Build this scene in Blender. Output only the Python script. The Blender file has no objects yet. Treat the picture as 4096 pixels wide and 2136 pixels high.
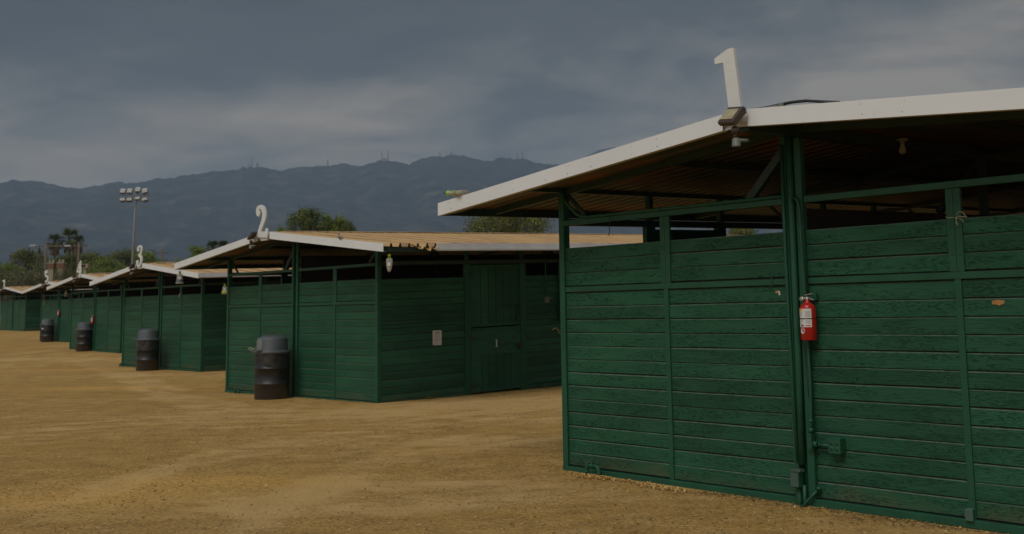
import bpy, bmesh, math, random
from mathutils import Vector, Matrix, noise as mnoise
R = math.radians
sc = bpy.context.scene
C = sc.collection

# ---------------------------------------------------------------- camera, world, sun, exposure
EYE = 1.37
FPX, PITCH, ROLL, SHY = 4376.2, 0.1228, -0.0135, 351.4
cp, sp, cr, sr = math.cos(PITCH), math.sin(PITCH), math.cos(ROLL), math.sin(ROLL)
VR = Vector((cr, -sp*sr, cp*sr)); VU = Vector((-sr, -sp*cr, cp*cr)); VF = Vector((0, cp, sp))
cam_d = bpy.data.cameras.new("camera"); cam = bpy.data.objects.new("camera", cam_d); C.objects.link(cam)
m = Matrix.Identity(4)
for i in range(3):
    m[i][0], m[i][1], m[i][2] = VR[i], VU[i], -VF[i]
m[2][3] = EYE
cam.matrix_world = m
cam_d.sensor_width = 36; cam_d.lens = 36*FPX/4096; cam_d.shift_y = -SHY/4096
cam_d.clip_start = .1; cam_d.clip_end = 30000
cam_d.dof.use_dof = True; cam_d.dof.focus_distance = 9.0; cam_d.dof.aperture_fstop = 3.5
sc.camera = cam

def at(px, py, Y):
    """real point seen at photo pixel (4096 wide) at forward distance Y"""
    x = (px-2048)/FPX; y = (1068-SHY-py)/FPX
    xx = x*cr - y*sr; yy = x*sr + y*cr
    d = Vector((xx, cp-yy*sp, sp+yy*cp))
    return Vector((0, 0, EYE)) + d*(Y/d.y)

SUN_AZ, SUN_EL = R(214), R(52)         # compass style: direction the light comes FROM, x=sin, y=cos
sun_dir = Vector((math.sin(SUN_AZ)*math.cos(SUN_EL), math.cos(SUN_AZ)*math.cos(SUN_EL), math.sin(SUN_EL)))
w = bpy.data.worlds.new("World"); sc.world = w; w.use_nodes = True
nt = w.node_tree; nt.nodes.clear()
def N(t, typ, **kw):
    n = t.nodes.new(typ)
    for k, v in kw.items():
        if k in n.inputs: n.inputs[k].default_value = v
        else: setattr(n, k, v)
    return n
def ramp(t, fac, stops, interp='LINEAR'):
    n = t.nodes.new('ShaderNodeValToRGB'); n.color_ramp.interpolation = interp
    e = n.color_ramp.elements
    while len(e) < len(stops): e.new(.5)
    for el, (p, c) in zip(e, stops):
        el.position = p; el.color = tuple(c)+(1,) if len(c) == 3 else c
    t.links.new(fac, n.inputs[0]); return n.outputs[0]
def math_n(t, op, a, b=None, c=None, clamp=False):
    n = t.nodes.new('ShaderNodeMath'); n.operation = op; n.use_clamp = clamp
    for i, v in enumerate((a, b, c)):
        if v is None: continue
        if isinstance(v, (int, float)): n.inputs[i].default_value = v
        else: t.links.new(v, n.inputs[i])
    return n.outputs[0]
def mixc(t, fac, a, b, mode='MIX'):
    n = t.nodes.new('ShaderNodeMix'); n.data_type = 'RGBA'; n.blend_type = mode
    for s, v in ((n.inputs[0], fac), (n.inputs[6], a), (n.inputs[7], b)):
        if isinstance(v, (int, float)): s.default_value = v
        elif isinstance(v, (tuple, list)): s.default_value = tuple(v)+(1,) if len(v) == 3 else v
        else: t.links.new(v, s)
    return n.outputs[2]
tc = N(nt, 'ShaderNodeTexCoord'); sep = N(nt, 'ShaderNodeSeparateXYZ'); nt.links.new(tc.outputs['Generated'], sep.inputs[0])
zz = math_n(nt, 'ADD', math_n(nt, 'MAXIMUM', sep.outputs[2], 0.0), .26)
cx_ = math_n(nt, 'DIVIDE', sep.outputs[0], zz); cy_ = math_n(nt, 'DIVIDE', sep.outputs[1], zz)
comb = N(nt, 'ShaderNodeCombineXYZ'); nt.links.new(cx_, comb.inputs[0]); nt.links.new(cy_, comb.inputs[1])
mp = N(nt, 'ShaderNodeMapping'); mp.inputs['Location'].default_value = (2.2, 15.5, 0); mp.inputs['Rotation'].default_value = (0, 0, .25); mp.inputs['Scale'].default_value = (1.0, 1.30, 1)
nt.links.new(comb.outputs[0], mp.inputs[0])
n1 = N(nt, 'ShaderNodeTexNoise', Scale=1.0, Detail=8.0, Roughness=.54, Distortion=.45); nt.links.new(mp.outputs[0], n1.inputs['Vector'])
n2 = N(nt, 'ShaderNodeTexNoise', Scale=.5, Detail=2.0, Roughness=.4); nt.links.new(mp.outputs[0], n2.inputs['Vector'])
n3 = N(nt, 'ShaderNodeTexNoise', Scale=3.4, Detail=6.0, Roughness=.55, Distortion=.6); nt.links.new(mp.outputs[0], n3.inputs['Vector'])
cl = math_n(nt, 'ADD', math_n(nt, 'ADD', math_n(nt, 'MULTIPLY', n1.outputs[0], .58), math_n(nt, 'MULTIPLY', n2.outputs[0], .22)), math_n(nt, 'MULTIPLY', n3.outputs[0], .20))
low = math_n(nt, 'MULTIPLY', math_n(nt, 'SUBTRACT', .40, sep.outputs[2], clamp=True), .36)
cl = math_n(nt, 'ADD', cl, low)
ccol = ramp(nt, cl, [(.45, (.55, .62, .67)), (.52, (.86, .91, .92)), (.585, (1.95, 1.84, 1.62)), (.66, (3.9, 3.3, 2.6))])
# the cloud deck glows round the hidden sun
vd = N(nt, 'ShaderNodeVectorMath', operation='DOT_PRODUCT'); nt.links.new(tc.outputs['Generated'], vd.inputs[0]); vd.inputs[1].default_value = sun_dir
glow = math_n(nt, 'POWER', math_n(nt, 'MAXIMUM', vd.outputs['Value'], 0.0), 1.2)
gmul = math_n(nt, 'ADD', math_n(nt, 'MULTIPLY', glow, 3.0), 1.0)
gc = N(nt, 'ShaderNodeCombineXYZ')
for i in range(3): nt.links.new(gmul, gc.inputs[i])
ccol = mixc(nt, 1.0, ccol, gc.outputs[0], 'MULTIPLY')
sky = N(nt, 'ShaderNodeTexSky'); sky.sky_type = 'NISHITA'; sky.sun_disc = False
sky.sun_elevation = SUN_EL; sky.sun_rotation = SUN_AZ
skyc = mixc(nt, .95, sky.outputs[0], ccol)
bg = N(nt, 'ShaderNodeBackground', Strength=.10); nt.links.new(skyc, bg.inputs[0])
wo = N(nt, 'ShaderNodeOutputWorld'); nt.links.new(bg.outputs[0], wo.inputs[0])

sl = bpy.data.lights.new("sun", 'SUN'); sl.energy = 1.5; sl.angle = R(32); sl.color = (1, .965, .91)
so = bpy.data.objects.new("sun", sl); C.objects.link(so)
so.rotation_euler = (-sun_dir).to_track_quat('-Z', 'Y').to_euler()
so.location = (-20, -20, 40)
sc.view_settings.view_transform = 'Standard'; sc.view_settings.look = 'None'
sc.view_settings.exposure = 0; sc.view_settings.gamma = 1
sc.render.engine = 'CYCLES'
sc.cycles.use_denoising = True
sc.cycles.max_bounces = 6; sc.cycles.diffuse_bounces = 3; sc.cycles.volume_bounces = 0; sc.cycles.transparent_max_bounces = 12
sc.cycles.sample_clamp_indirect = 4

# ---------------------------------------------------------------- helpers
def tag(o, label=None, cat=None, group=None, kind=None):
    if label: o['label'] = label
    if cat: o['category'] = cat
    if group: o['group'] = group
    if kind: o['kind'] = kind
    return o
def empty(name, loc=(0, 0, 0), rz=0, **kw):
    o = bpy.data.objects.new(name, None); C.objects.link(o); o.location = loc; o.rotation_euler = (0, 0, rz)
    o.empty_display_size = .2
    return tag(o, **kw)
SLOPE = [0.0]                     # barns rise gently along their length
class MB:
    def __init__(s): s.v = []; s.f = []; s.mi = []; s.sm = []
    def add(s, vs, fs, mi=0, smooth=False):
        b = len(s.v); s.v += [tuple(p) for p in vs]
        for f in fs: s.f.append([b+i for i in f]); s.mi.append(mi); s.sm.append(smooth)
        return s
    def box(s, x0, x1, y0, y1, z0, z1, mi=0, M=None):
        if x0 > x1: x0, x1 = x1, x0
        if y0 > y1: y0, y1 = y1, y0
        if z0 > z1: z0, z1 = z1, z0
        vs = [Vector((x, y, z)) for z in (z0, z1) for y in (y0, y1) for x in (x0, x1)]
        if M is not None: vs = [M @ p for p in vs]
        return s.add(vs, [(0, 2, 3, 1), (4, 5, 7, 6), (0, 1, 5, 4), (2, 6, 7, 3), (0, 4, 6, 2), (1, 3, 7, 5)], mi)
    def beam(s, a, b, wx, wz, mi=0, up=(0, 0, 1)):
        a, b = Vector(a), Vector(b); d = (b-a); L = d.length; d.normalize(); up = Vector(up)
        x = d.cross(up)
        if x.length < 1e-4: x = Vector((1, 0, 0))
        x.normalize(); z = x.cross(d)
        M = Matrix((( x.x, d.x, z.x, a.x), (x.y, d.y, z.y, a.y), (x.z, d.z, z.z, a.z), (0, 0, 0, 1)))
        return s.box(-wx/2, wx/2, 0, L, -wz/2, wz/2, mi, M)
    def tube(s, pts, r, n=8, mi=0, cap=True):
        pts = [Vector(p) for p in pts]; rings = []; rr = r if isinstance(r, (list, tuple)) else [r]*len(pts)
        prev = None
        for i, p in enumerate(pts):
            d = (pts[min(i+1, len(pts)-1)]-pts[max(i-1, 0)]).normalized()
            x = d.cross(Vector((0, 0, 1))) if prev is None else prev - d*prev.dot(d)
            if x.length < 1e-3: x = d.cross(Vector((1, 0, 0)))
            x.normalize(); prev = x; y = d.cross(x)
            rings.append([p + (x*math.cos(2*math.pi*k/n)+y*math.sin(2*math.pi*k/n))*rr[i] for k in range(n)])
        vs = [q for rg in rings for q in rg]; fs = []
        for i in range(len(pts)-1):
            for k in range(n):
                fs.append((i*n+k, i*n+(k+1) % n, (i+1)*n+(k+1) % n, (i+1)*n+k))
        s.add(vs, fs, mi, True)
        if cap:
            b = len(s.v)-len(vs)
            s.f.append([b+k for k in range(n)][::-1]); s.mi.append(mi); s.sm.append(False)
            s.f.append([len(s.v)-n+k for k in range(n)]); s.mi.append(mi); s.sm.append(False)
        return s
    def lathe(s, prof, n=32, c=(0, 0), mi=0, M=None, a0=0, a1=2*math.pi):
        full = abs(a1-a0-2*math.pi) < 1e-6; k = n if full else n+1
        vs = []
        for r, z in prof:
            for i in range(k):
                a = a0+(a1-a0)*i/n; vs.append(Vector((c[0]+r*math.cos(a), c[1]+r*math.sin(a), z)))
        if M is not None: vs = [M @ p for p in vs]
        fs = []
        for j in range(len(prof)-1):
            for i in range(n):
                i2 = (i+1) % k if full else i+1
                fs.append((j*k+i, j*k+i2, (j+1)*k+i2, (j+1)*k+i))
        return s.add(vs, fs, mi, True)
    def prism(s, poly, y0, y1, mi=0):
        """poly in (x,z) extruded along y"""
        n = len(poly); vs = [(x, y0, z) for x, z in poly]+[(x, y1, z) for x, z in poly]
        area = sum(poly[i][0]*poly[(i+1) % n][1]-poly[(i+1) % n][0]*poly[i][1] for i in range(n))
        f0 = list(range(n)); f1 = [n+i for i in range(n)][::-1]
        sides = [(i, n+i, n+(i+1) % n, (i+1) % n) for i in range(n)]
        if area < 0: f0 = f0[::-1]; f1 = f1[::-1]; sides = [q[::-1] for q in sides]
        return s.add(vs, [f0, f1]+sides, mi)
    def build(s, name, mats, parent=None, loc=None, shear=None, bevel=0):
        me = bpy.data.meshes.new(name); sh = SLOPE[0] if shear is None else shear
        me.from_pydata([(x, y, z+sh*y) for x, y, z in s.v], [], s.f)
        if not isinstance(mats, (list, tuple)): mats = [mats]
        for q in mats: me.materials.append(q)
        me.polygons.foreach_set('material_index', s.mi); me.polygons.foreach_set('use_smooth', s.sm)
        me.update(); me.validate()
        o = bpy.data.objects.new(name, me); C.objects.link(o); o.parent = parent
        if loc: o.location = loc
        if bevel:
            b = o.modifiers.new('bevel', 'BEVEL'); b.width = bevel; b.segments = 2; b.limit_method = 'ANGLE'; b.angle_limit = R(40)
        return o
def children(o): return [c for c in bpy.data.objects if c.parent == o]
def copy_tree(o, parent=None):
    c = o.copy(); C.objects.link(c); c.parent = parent
    for ch in KIDS.get(o.name) or children(o): copy_tree(ch, c)
    return c
KIDS = {}

# ---------------------------------------------------------------- materials
def newmat(name, base, rough=.6, metal=0.0, spec=.5):
    mt = bpy.data.materials.new(name); mt.use_nodes = True; t = mt.node_tree
    b = t.nodes['Principled BSDF']; b.inputs['Base Color'].default_value = tuple(base)+(1,)
    b.inputs['Roughness'].default_value = rough; b.inputs['Metallic'].default_value = metal
    b.inputs['Specular IOR Level'].default_value = spec
    return mt, t, b
def coord(t, scale=(1, 1, 1), kind='Object', loc=(0, 0, 0)):
    c = N(t, 'ShaderNodeTexCoord'); mp = N(t, 'ShaderNodeMapping'); mp.inputs['Scale'].default_value = scale; mp.inputs['Location'].default_value = loc
    t.links.new(c.outputs[kind], mp.inputs[0]); return mp.outputs[0]
def nz(t, vec, scale, detail=4.0, rough=.55, dist=0.0):
    n = N(t, 'ShaderNodeTexNoise', Scale=scale, Detail=detail, Roughness=rough, Distortion=dist); t.links.new(vec, n.inputs['Vector']); return n.outputs[0]
def bump(t, b, h, strength=.4, dist=.005):
    n = N(t, 'ShaderNodeBump', Strength=strength, Distance=dist); t.links.new(h, n.inputs['Height']); t.links.new(n.outputs[0], b.inputs['Normal'])
def varied(name, base, rough=.6, var=.25, scale=6.0, metal=0.0, bmp=.15, bd=.003, stretch=(1, 1, 1), spec=.5, tint=None):
    mt, t, b = newmat(name, base, rough, metal, spec)
    v = coord(t, stretch); n = nz(t, v, scale, 5.0)
    lo = tuple(c*(1-var) for c in base); hi = tuple(min(1, c*(1+var)) for c in (tint or base))
    t.links.new(ramp(t, n, [(.3, lo), (.7, hi)]), b.inputs['Base Color'])
    if bmp: bump(t, b, nz(t, v, scale*6, 3.0), bmp, bd)
    return mt
def painted_wood(name, base, peel=.5, side=False):
    mt, t, b = newmat(name, base, .5, 0, .4)
    v = coord(t, (1, 1, 1)); st = coord(t, (2.2, 2.2, 9.0)); gr = coord(t, (5, 5, 110))
    big = nz(t, v, 1.6, 3.0)
    col = ramp(t, big, [(.3, tuple(c*.86 for c in base)), (.7, tuple(c*1.14 for c in base))])
    g_ = N(t, 'ShaderNodeNewGeometry'); isl = math_n(t, 'ADD', math_n(t, 'MULTIPLY', g_.outputs['Random Per Island'], .46), .77)
    hv = N(t, 'ShaderNodeHueSaturation'); t.links.new(isl, hv.inputs['Value']); t.links.new(col, hv.inputs['Color']); col = hv.outputs[0]
    fade = nz(t, coord(t, (1.2, 1.2, 4.0), loc=(7, 3, 1)), 2.0, 4.0)
    col = mixc(t, math_n(t, 'MULTIPLY', ramp(t, fade, [(.45, (0, 0, 0)), (.75, (1, 1, 1))]), .35), col, (base[0]*1.7+.01, base[1]*1.25+.01, base[2]*1.3+.01))
    # thick old paint: light on raised flakes painted as pale flecks, dark lines under them, fine cracks, knots and bare chips
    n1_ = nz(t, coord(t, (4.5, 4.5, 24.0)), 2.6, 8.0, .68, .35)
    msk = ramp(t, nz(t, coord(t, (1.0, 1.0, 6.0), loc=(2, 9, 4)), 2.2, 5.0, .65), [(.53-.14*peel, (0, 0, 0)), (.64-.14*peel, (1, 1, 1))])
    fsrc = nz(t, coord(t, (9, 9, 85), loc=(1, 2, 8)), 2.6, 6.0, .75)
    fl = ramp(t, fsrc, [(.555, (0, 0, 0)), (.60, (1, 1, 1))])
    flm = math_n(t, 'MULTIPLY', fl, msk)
    dk = ramp(t, nz(t, coord(t, (9, 9, 85), loc=(1, 2, 8.13)), 2.6, 6.0, .75), [(.57, (0, 0, 0)), (.61, (1, 1, 1))])
    line = math_n(t, 'MULTIPLY', dk, msk)
    vor = N(t, 'ShaderNodeTexVoronoi', Scale=3.2); t.links.new(coord(t, (1.4, 1.4, 3.2), loc=(3, 7, 1)), vor.inputs['Vector'])
    chip = ramp(t, math_n(t, 'ADD', vor.outputs['Distance'], math_n(t, 'MULTIPLY', n1_, .10)), [(.050, (1, 1, 1)), (.075, (0, 0, 0))])
    crk = math_n(t, 'MULTIPLY', ramp(t, math_n(t, 'ABSOLUTE', math_n(t, 'SUBTRACT', nz(t, coord(t, (1.0, 1.0, 13), loc=(6, 2, 3)), 1.6, 7.0, .6), .5)), [(0, (1, 1, 1)), (.0045, (0, 0, 0))]), ramp(t, nz(t, coord(t, loc=(8, 8, 1)), 1.7, 2.0), [(.52, (0, 0, 0)), (.58, (1, 1, 1))]))
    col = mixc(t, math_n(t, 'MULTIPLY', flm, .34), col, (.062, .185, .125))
    col = mixc(t, math_n(t, 'MULTIPLY', line, .14), col, (base[0]*.3, base[1]*.28, base[2]*.28))
    col = mixc(t, math_n(t, 'MULTIPLY', math_n(t, 'MAXIMUM', chip, crk), .70), col, (base[0]*.35, base[1]*.22, base[2]*.22))
    # splashed soil on the lowest boards
    c = N(t, 'ShaderNodeTexCoord'); sz = N(t, 'ShaderNodeSeparateXYZ'); t.links.new(c.outputs['Object'], sz.inputs[0])
    hgt = math_n(t, 'ADD', sz.outputs[2], math_n(t, 'MULTIPLY', nz(t, coord(t, (1, 1, .4)), 3.0, 4.0), -.35))
    soil = ramp(t, hgt, [(.04, (1, 1, 1)), (.20, (0, 0, 0))])
    col = mixc(t, math_n(t, 'MULTIPLY', soil, .5), col, (.12, .10, .055))
    t.links.new(col, b.inputs['Base Color'])
    h = math_n(t, 'ADD', math_n(t, 'MULTIPLY', nz(t, gr, 1.0, 3.0), .35), math_n(t, 'MULTIPLY', n1_, .6))
    h = math_n(t, 'SUBTRACT', h, math_n(t, 'MULTIPLY', line, .8)); h = math_n(t, 'SUBTRACT', h, math_n(t, 'MULTIPLY', chip, .35))
    h = math_n(t, 'ADD', h, math_n(t, 'MULTIPLY', flm, .6))
    bump(t, b, h, 1.0, .010)
    rr = math_n(t, 'ADD', math_n(t, 'MULTIPLY', big, .25), .36); t.links.new(rr, b.inputs['Roughness']); b.inputs['Specular IOR Level'].default_value = .25
    return mt
GREEN = (.017, .088, .045)
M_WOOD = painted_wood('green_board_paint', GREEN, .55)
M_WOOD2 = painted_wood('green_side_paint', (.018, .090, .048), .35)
M_STEEL = varied('green_steel_paint', (.017, .084, .046), .45, .14, 5.0, bmp=.2, bd=.001, spec=.3)
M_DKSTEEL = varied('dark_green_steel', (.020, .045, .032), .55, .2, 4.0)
M_LEDGE = varied('dusty_ledge', (.080, .130, .085), .85, .35, 14.0)
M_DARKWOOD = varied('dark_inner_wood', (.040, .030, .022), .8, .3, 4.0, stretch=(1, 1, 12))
M_WHITE = None
def white_metal():
    mt, t, b = newmat('white_fascia_paint', (.76, .75, .72), .38)
    v = coord(t)
    col = ramp(t, nz(t, v, 1.3, 4.0), [(.3, (.72, .735, .735)), (.7, (.79, .805, .805))])
    sp_ = ramp(t, nz(t, v, 26.0, 2.0, .5), [(.735, (0, 0, 0)), (.76, (1, 1, 1))])
    col = mixc(t, math_n(t, 'MULTIPLY', sp_, .8), col, (.18, .11, .07))
    st = ramp(t, nz(t, coord(t, (1, 1, 1), loc=(4, 4, 4)), 3.1, 5.0, .7), [(.60, (0, 0, 0)), (.74, (1, 1, 1))])
    col = mixc(t, math_n(t, 'MULTIPLY', st, .35), col, (.50, .44, .34))
    t.links.new(col, b.inputs['Base Color']); bump(t, b, nz(t, v, 2.5, 3.0), .12, .01)
    return mt
M_WHITE = white_metal()
M_CREAM = varied('cream_flange', (.50, .41, .26), .6, .2, 5.0)
def roof_mat():
    mt, t, b = newmat('tan_roof_paint', (.56, .37, .185), .5)
    v = coord(t, (1, 1, 1)); n = nz(t, coord(t, (.8, 3.0, 1)), 1.6, 5.0)
    col = ramp(t, n, [(.25, (.47, .295, .125)), (.55, (.60, .39, .180)), (.8, (.68, .46, .235))])
    dr = ramp(t, nz(t, v, 9.0, 4.0, .7), [(.66, (0, 0, 0)), (.74, (1, 1, 1))])
    col = mixc(t, math_n(t, 'MULTIPLY', dr, .35), col, (.24, .15, .08))
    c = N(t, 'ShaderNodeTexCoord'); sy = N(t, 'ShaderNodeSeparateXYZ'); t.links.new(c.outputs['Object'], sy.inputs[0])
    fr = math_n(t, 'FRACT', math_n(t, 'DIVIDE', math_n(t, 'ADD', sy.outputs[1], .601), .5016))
    seam_shade = ramp(t, math_n(t, 'ABSOLUTE', math_n(t, 'SUBTRACT', fr, .90)), [(.05, (1, 1, 1)), (.085, (0, 0, 0))])  # shadow lines of the sheet overlaps, painted into the roof colour
    seam_shade = math_n(t, 'MULTIPLY', seam_shade, ramp(t, nz(t, coord(t, (.6, 8, 1)), 1.3, 3.0), [(.35, (.35, .35, .35)), (.6, (1, 1, 1))]))
    col = mixc(t, math_n(t, 'MULTIPLY', seam_shade, .75), col, (.17, .105, .05))
    t.links.new(col, b.inputs['Base Color']); bump(t, b, n, .15, .01); return mt
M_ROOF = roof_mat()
def under_mat():
    mt, t, b = newmat('rusty_roof_underside', (.12, .075, .04), .6)
    n = nz(t, coord(t, (1.0, .5, 1), loc=(.3, 0, 0)), .8, 5.0, .58)
    col = ramp(t, n, [(.40, (.045, .052, .028)), (.50, (.075, .060, .028)), (.57, (.16, .070, .020)), (.68, (.22, .080, .020))])
    t.links.new(col, b.inputs['Base Color']); bump(t, b, nz(t, coord(t), 20, 3.0), .2, .004); return mt
M_UNDER = under_mat()
M_FLASH = varied('weathered_white_flashing', (.76, .77, .79), .35, .10, 3.0, bmp=.3, bd=.01)
M_BLACK = varied('black_iron', (.02, .022, .02), .5, .3, 8.0)
M_PVC = varied('pale_grey_plastic', (.15, .165, .14), .5, .15, 12.0)
M_NUM = varied('white_number_paint', (.70, .71, .69), .5, .05, 9.0, bmp=.35, bd=.004)
M_RED = varied('red_enamel', (.46, .018, .012), .28, .10, 5.0, bmp=0)
M_LABELW = varied('label_paper', (.66, .65, .63), .5, .06, 20.0, bmp=0)
M_INK = newmat('ink', (.05, .05, .06), .6)[0]
M_GREYINK = newmat('grey_ink', (.30, .30, .33), .6)[0]
M_YEL = newmat('yellow_print', (.75, .48, .03), .5)[0]
M_PINK = newmat('pink_print', (.55, .05, .10), .5)[0]
M_ALU = varied('dull_aluminium', (.42, .40, .36), .38, .12, 10.0, metal=.6)
M_DRUM = None
def drum_mat():
    mt, t, b = newmat('worn_drum_paint', (.05, .045, .04), .42)
    n = nz(t, coord(t, (1, 1, .5)), 5.0, 5.0, .6)
    col = ramp(t, n, [(.3, (.009, .010, .012)), (.60, (.016, .016, .017)), (.80, (.028, .023, .020))])
    c = N(t, 'ShaderNodeTexCoord'); s = N(t, 'ShaderNodeSeparateXYZ'); t.links.new(c.outputs['Object'], s.inputs[0])
    d = ramp(t, math_n(t, 'ADD', s.outputs[2], math_n(t, 'MULTIPLY', n, -.3)), [(-.0, (1, 1, 1)), (.20, (0, 0, 0))])
    col = mixc(t, math_n(t, 'MULTIPLY', d, .4), col, (.08, .07, .058))
    t.links.new(col, b.inputs['Base Color']); bump(t, b, n, .2, .004); return mt
M_DRUM = drum_mat()
M_LID = varied('slate_lid_plastic', (.085, .098, .110), .5, .12, 7.0)
M_LIDF = varied('grey_lid_flap', (.16, .165, .16), .5, .08, 9.0)
M_LINER = newmat('black_liner', (.03, .03, .03), .25)[0]
M_ROPE = newmat('pale_twine', (.48, .42, .30), .8)[0]
M_LENS = varied('floodlight_glass', (.42, .36, .22), .2, .2, 30.0)
M_HOUS = varied('brown_floodlight_housing', (.060, .042, .036), .45, .2, 8.0)
M_BARK = varied('bark', (.10, .075, .05), .9, .3, 5.0)
M_POLE = varied('weathered_pole', (.14, .11, .085), .9, .3, 3.0)
M_GALV = varied('galvanised_mast', (.19, .20, .20), .5, .1, 3.0)
M_TERRA = varied('terracotta', (.16, .080, .048), .8, .35, 2.0)
M_STUC = varied('pale_stucco', (.30, .27, .20), .85, .15, 2.0)
M_BAREWOOD = varied('bare_wood', (.42, .20, .07), .8, .2, 20.0, stretch=(1, 1, 8))
M_SHAV = None
def leafmat(name, a, b_, c_):
    mt, t, b = newmat(name, a, .6, 0, .3)
    oi = N(t, 'ShaderNodeObjectInfo'); g = N(t, 'ShaderNodeNewGeometry')
    v = coord(t); n = nz(t, v, .9, 3.0)
    f = math_n(t, 'ADD', math_n(t, 'MULTIPLY', n, .6), math_n(t, 'MULTIPLY', g.outputs['Random Per Island'], .4))
    t.links.new(ramp(t, f, [(.3, a), (.52, b_), (.72, c_)]), b.inputs['Base Color'])
    b.inputs['Subsurface Weight'].default_value = 0
    return mt
M_LEAF = [leafmat('leaf_olive', (.060, .072, .016), (.115, .130, .026), (.22, .215, .045)),
          leafmat('leaf_dark', (.050, .072, .016), (.090, .120, .024), (.15, .18, .036)),
          leafmat('leaf_bright', (.085, .125, .018), (.145, .20, .025), (.24, .29, .04)),
          leafmat('leaf_grey', (.080, .082, .040), (.12, .125, .055), (.18, .17, .075))]
M_PALMD = leafmat('dry_frond', (.14, .09, .045), (.20, .13, .065), (.28, .19, .10))

# ---------------------------------------------------------------- ground
GY = [(-40, 0), (0, 0), (20.7, 0), (31.5, .056), (42.6, .26), (53.6, .396), (73.8, .78), (120, 1.4), (300, 3.0), (20000, 3.2)]
def ground_z(x, y):
    z = GY[0][1]
    for (a, za), (b, zb) in zip(GY, GY[1:]):
        if y >= a:
            f = min(1, (y-a)/(b-a)); z = za+(zb-za)*f
    k = .0013*max(0, min(12, x+5.4))*max(0, min(14, y-8))
    return z+k+ (.012*mnoise.noise(Vector((x*.5, y*.5, 0))) if y < 60 else 0)
def gpt(px, py):
    d = at(px, py, 1.0)-Vector((0, 0, EYE)); z = 0
    for i in range(30):
        P = d*((z-EYE)/d.z); z = ground_z(P.x, P.y)
    return Vector((P.x, P.y, z))
def axis(a, b, fine0, fine1, step):
    v = []; x = fine0
    while x <= fine1: v.append(x); x += step
    s = step; x = fine1
    while x < b: s *= 1.35; x = min(b, x+s); v.append(x)
    s = step; x = fine0
    while x > a: s *= 1.35; x = max(a, x-s); v.insert(0, x)
    return v
xs = axis(-7500, 7500, -17, 8, .16); ys = axis(-900, 8200, 5, 31, .16)
# pale wheel-worn earth, soft ellipses and swept tracks measured on the ground
blobs = []
for (px, py, rx, ry, amt) in [(1950, 1620, 2.4, 1.0, .9), (1750, 1940, 1.0, .28, .9), (1250, 1650, 2.5, .6, .6), (950, 2020, .55, .4, .7), (1560, 2030, .8, .25, .6),
                              (150, 1440, 5, 1.6, .7), (700, 1500, 3.0, 1.0, .5), (2300, 1990, 1.4, .4, .45), (2100, 1760, 1.6, .5, .6), (600, 1600, 2.2, .8, .3), (100, 1360, 6, 3, .6), (3400, 2120, 1.0, .3, .35)]:
    p = gpt(px, py); blobs.append((p.x, p.y, rx, ry, amt))
trk = []
for pts in ([(2230, 1650), (1800, 1690), (1300, 1740), (800, 1830), (300, 1990)], [(2230, 1600), (1700, 1650), (1150, 1680), (500, 1700), (0, 1730)], [(2230, 1560), (1500, 1650), (900, 1640), (620, 1560), (450, 1480), (250, 1420), (0, 1400)],
            [(0, 1470), (90, 1430), (60, 1385), (0, 1370)], [(2230, 1720), (1900, 1760), (1500, 1850), (1200, 1960), (1000, 2100)]):
    trk.append([gpt(*p).xy for p in pts])
shav = [(gpt(400, 1552), 1.5, .55), (gpt(250, 1480), 2.5, .5), (gpt(840, 1925), 1.2, .45), (gpt(300, 2000), 1.2, .5)]
def segd(p, a, b):
    ab = b-a; t = max(0, min(1, (p-a).dot(ab)/ab.dot(ab))); return (p-a-ab*t).length
vs, att, att2, att3 = [], [], [], []
ruts = []
for tr in trk[:3]+trk[4:]:
    for off in (-.38, .38): ruts.append([p+Vector((0, off*2)) if i_ else p+Vector((0, off*2)) for i_, p in enumerate(tr)])
for y in ys:
    for x in xs:
        vs.append((x, y, ground_z(x, y)))
        a = s2 = ru_ = 0.0
        if -18 < x < 9 and 4 < y < 60:
            for bx, by, rx, ry, am in blobs: a += am*math.exp(-((x-bx)/rx)**2-((y-by)/ry)**2)
            p = Vector((x, y))
            for tr in trk:
                d = min(segd(p, q, r_) for q, r_ in zip(tr, tr[1:]))
                if d < .7: a += .45*math.exp(-(d/.22)**2)
            for tr in ruts:
                d = min(segd(p, q, r_) for q, r_ in zip(tr, tr[1:]))
                if d < .5: ru_ = max(ru_, math.exp(-(d/.15)**2)*(.5+1.0*mnoise.noise(Vector((x*.5, y*.8, 11)))))
            a *= .65+.7*mnoise.noise(Vector((x*.9, y*1.8, 3)))
            for c_, rx, ry in shav: s2 += math.exp(-((x-c_.x)/rx)**2-((y-c_.y)/ry)**2)
        att.append(max(0, min(1, a))); att2.append(min(1, s2)); att3.append(max(0, min(1, ru_)))
nx = len(xs)
fs = [(j*nx+i, j*nx+i+1, (j+1)*nx+i+1, (j+1)*nx+i) for j in range(len(ys)-1) for i in range(nx-1)]
me = bpy.data.meshes.new('ground'); me.from_pydata(vs, [], fs)
A = me.attributes.new('worn', 'FLOAT', 'POINT'); A.data.foreach_set('value', att)
A = me.attributes.new('shavings', 'FLOAT', 'POINT'); A.data.foreach_set('value', att2)
A = me.attributes.new('rut', 'FLOAT', 'POINT'); A.data.foreach_set('value', att3)
me.polygons.foreach_set('use_smooth', [True]*len(me.polygons))
mt, t, b = newmat('packed_earth', (.33, .2, .09), .92, 0, .15)
v = coord(t); vst = coord(t, (.55, 1.5, 1))
at1 = N(t, 'ShaderNodeAttribute', attribute_name='worn').outputs['Fac']; at2 = N(t, 'ShaderNodeAttribute', attribute_name='shavings').outputs['Fac']
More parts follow.
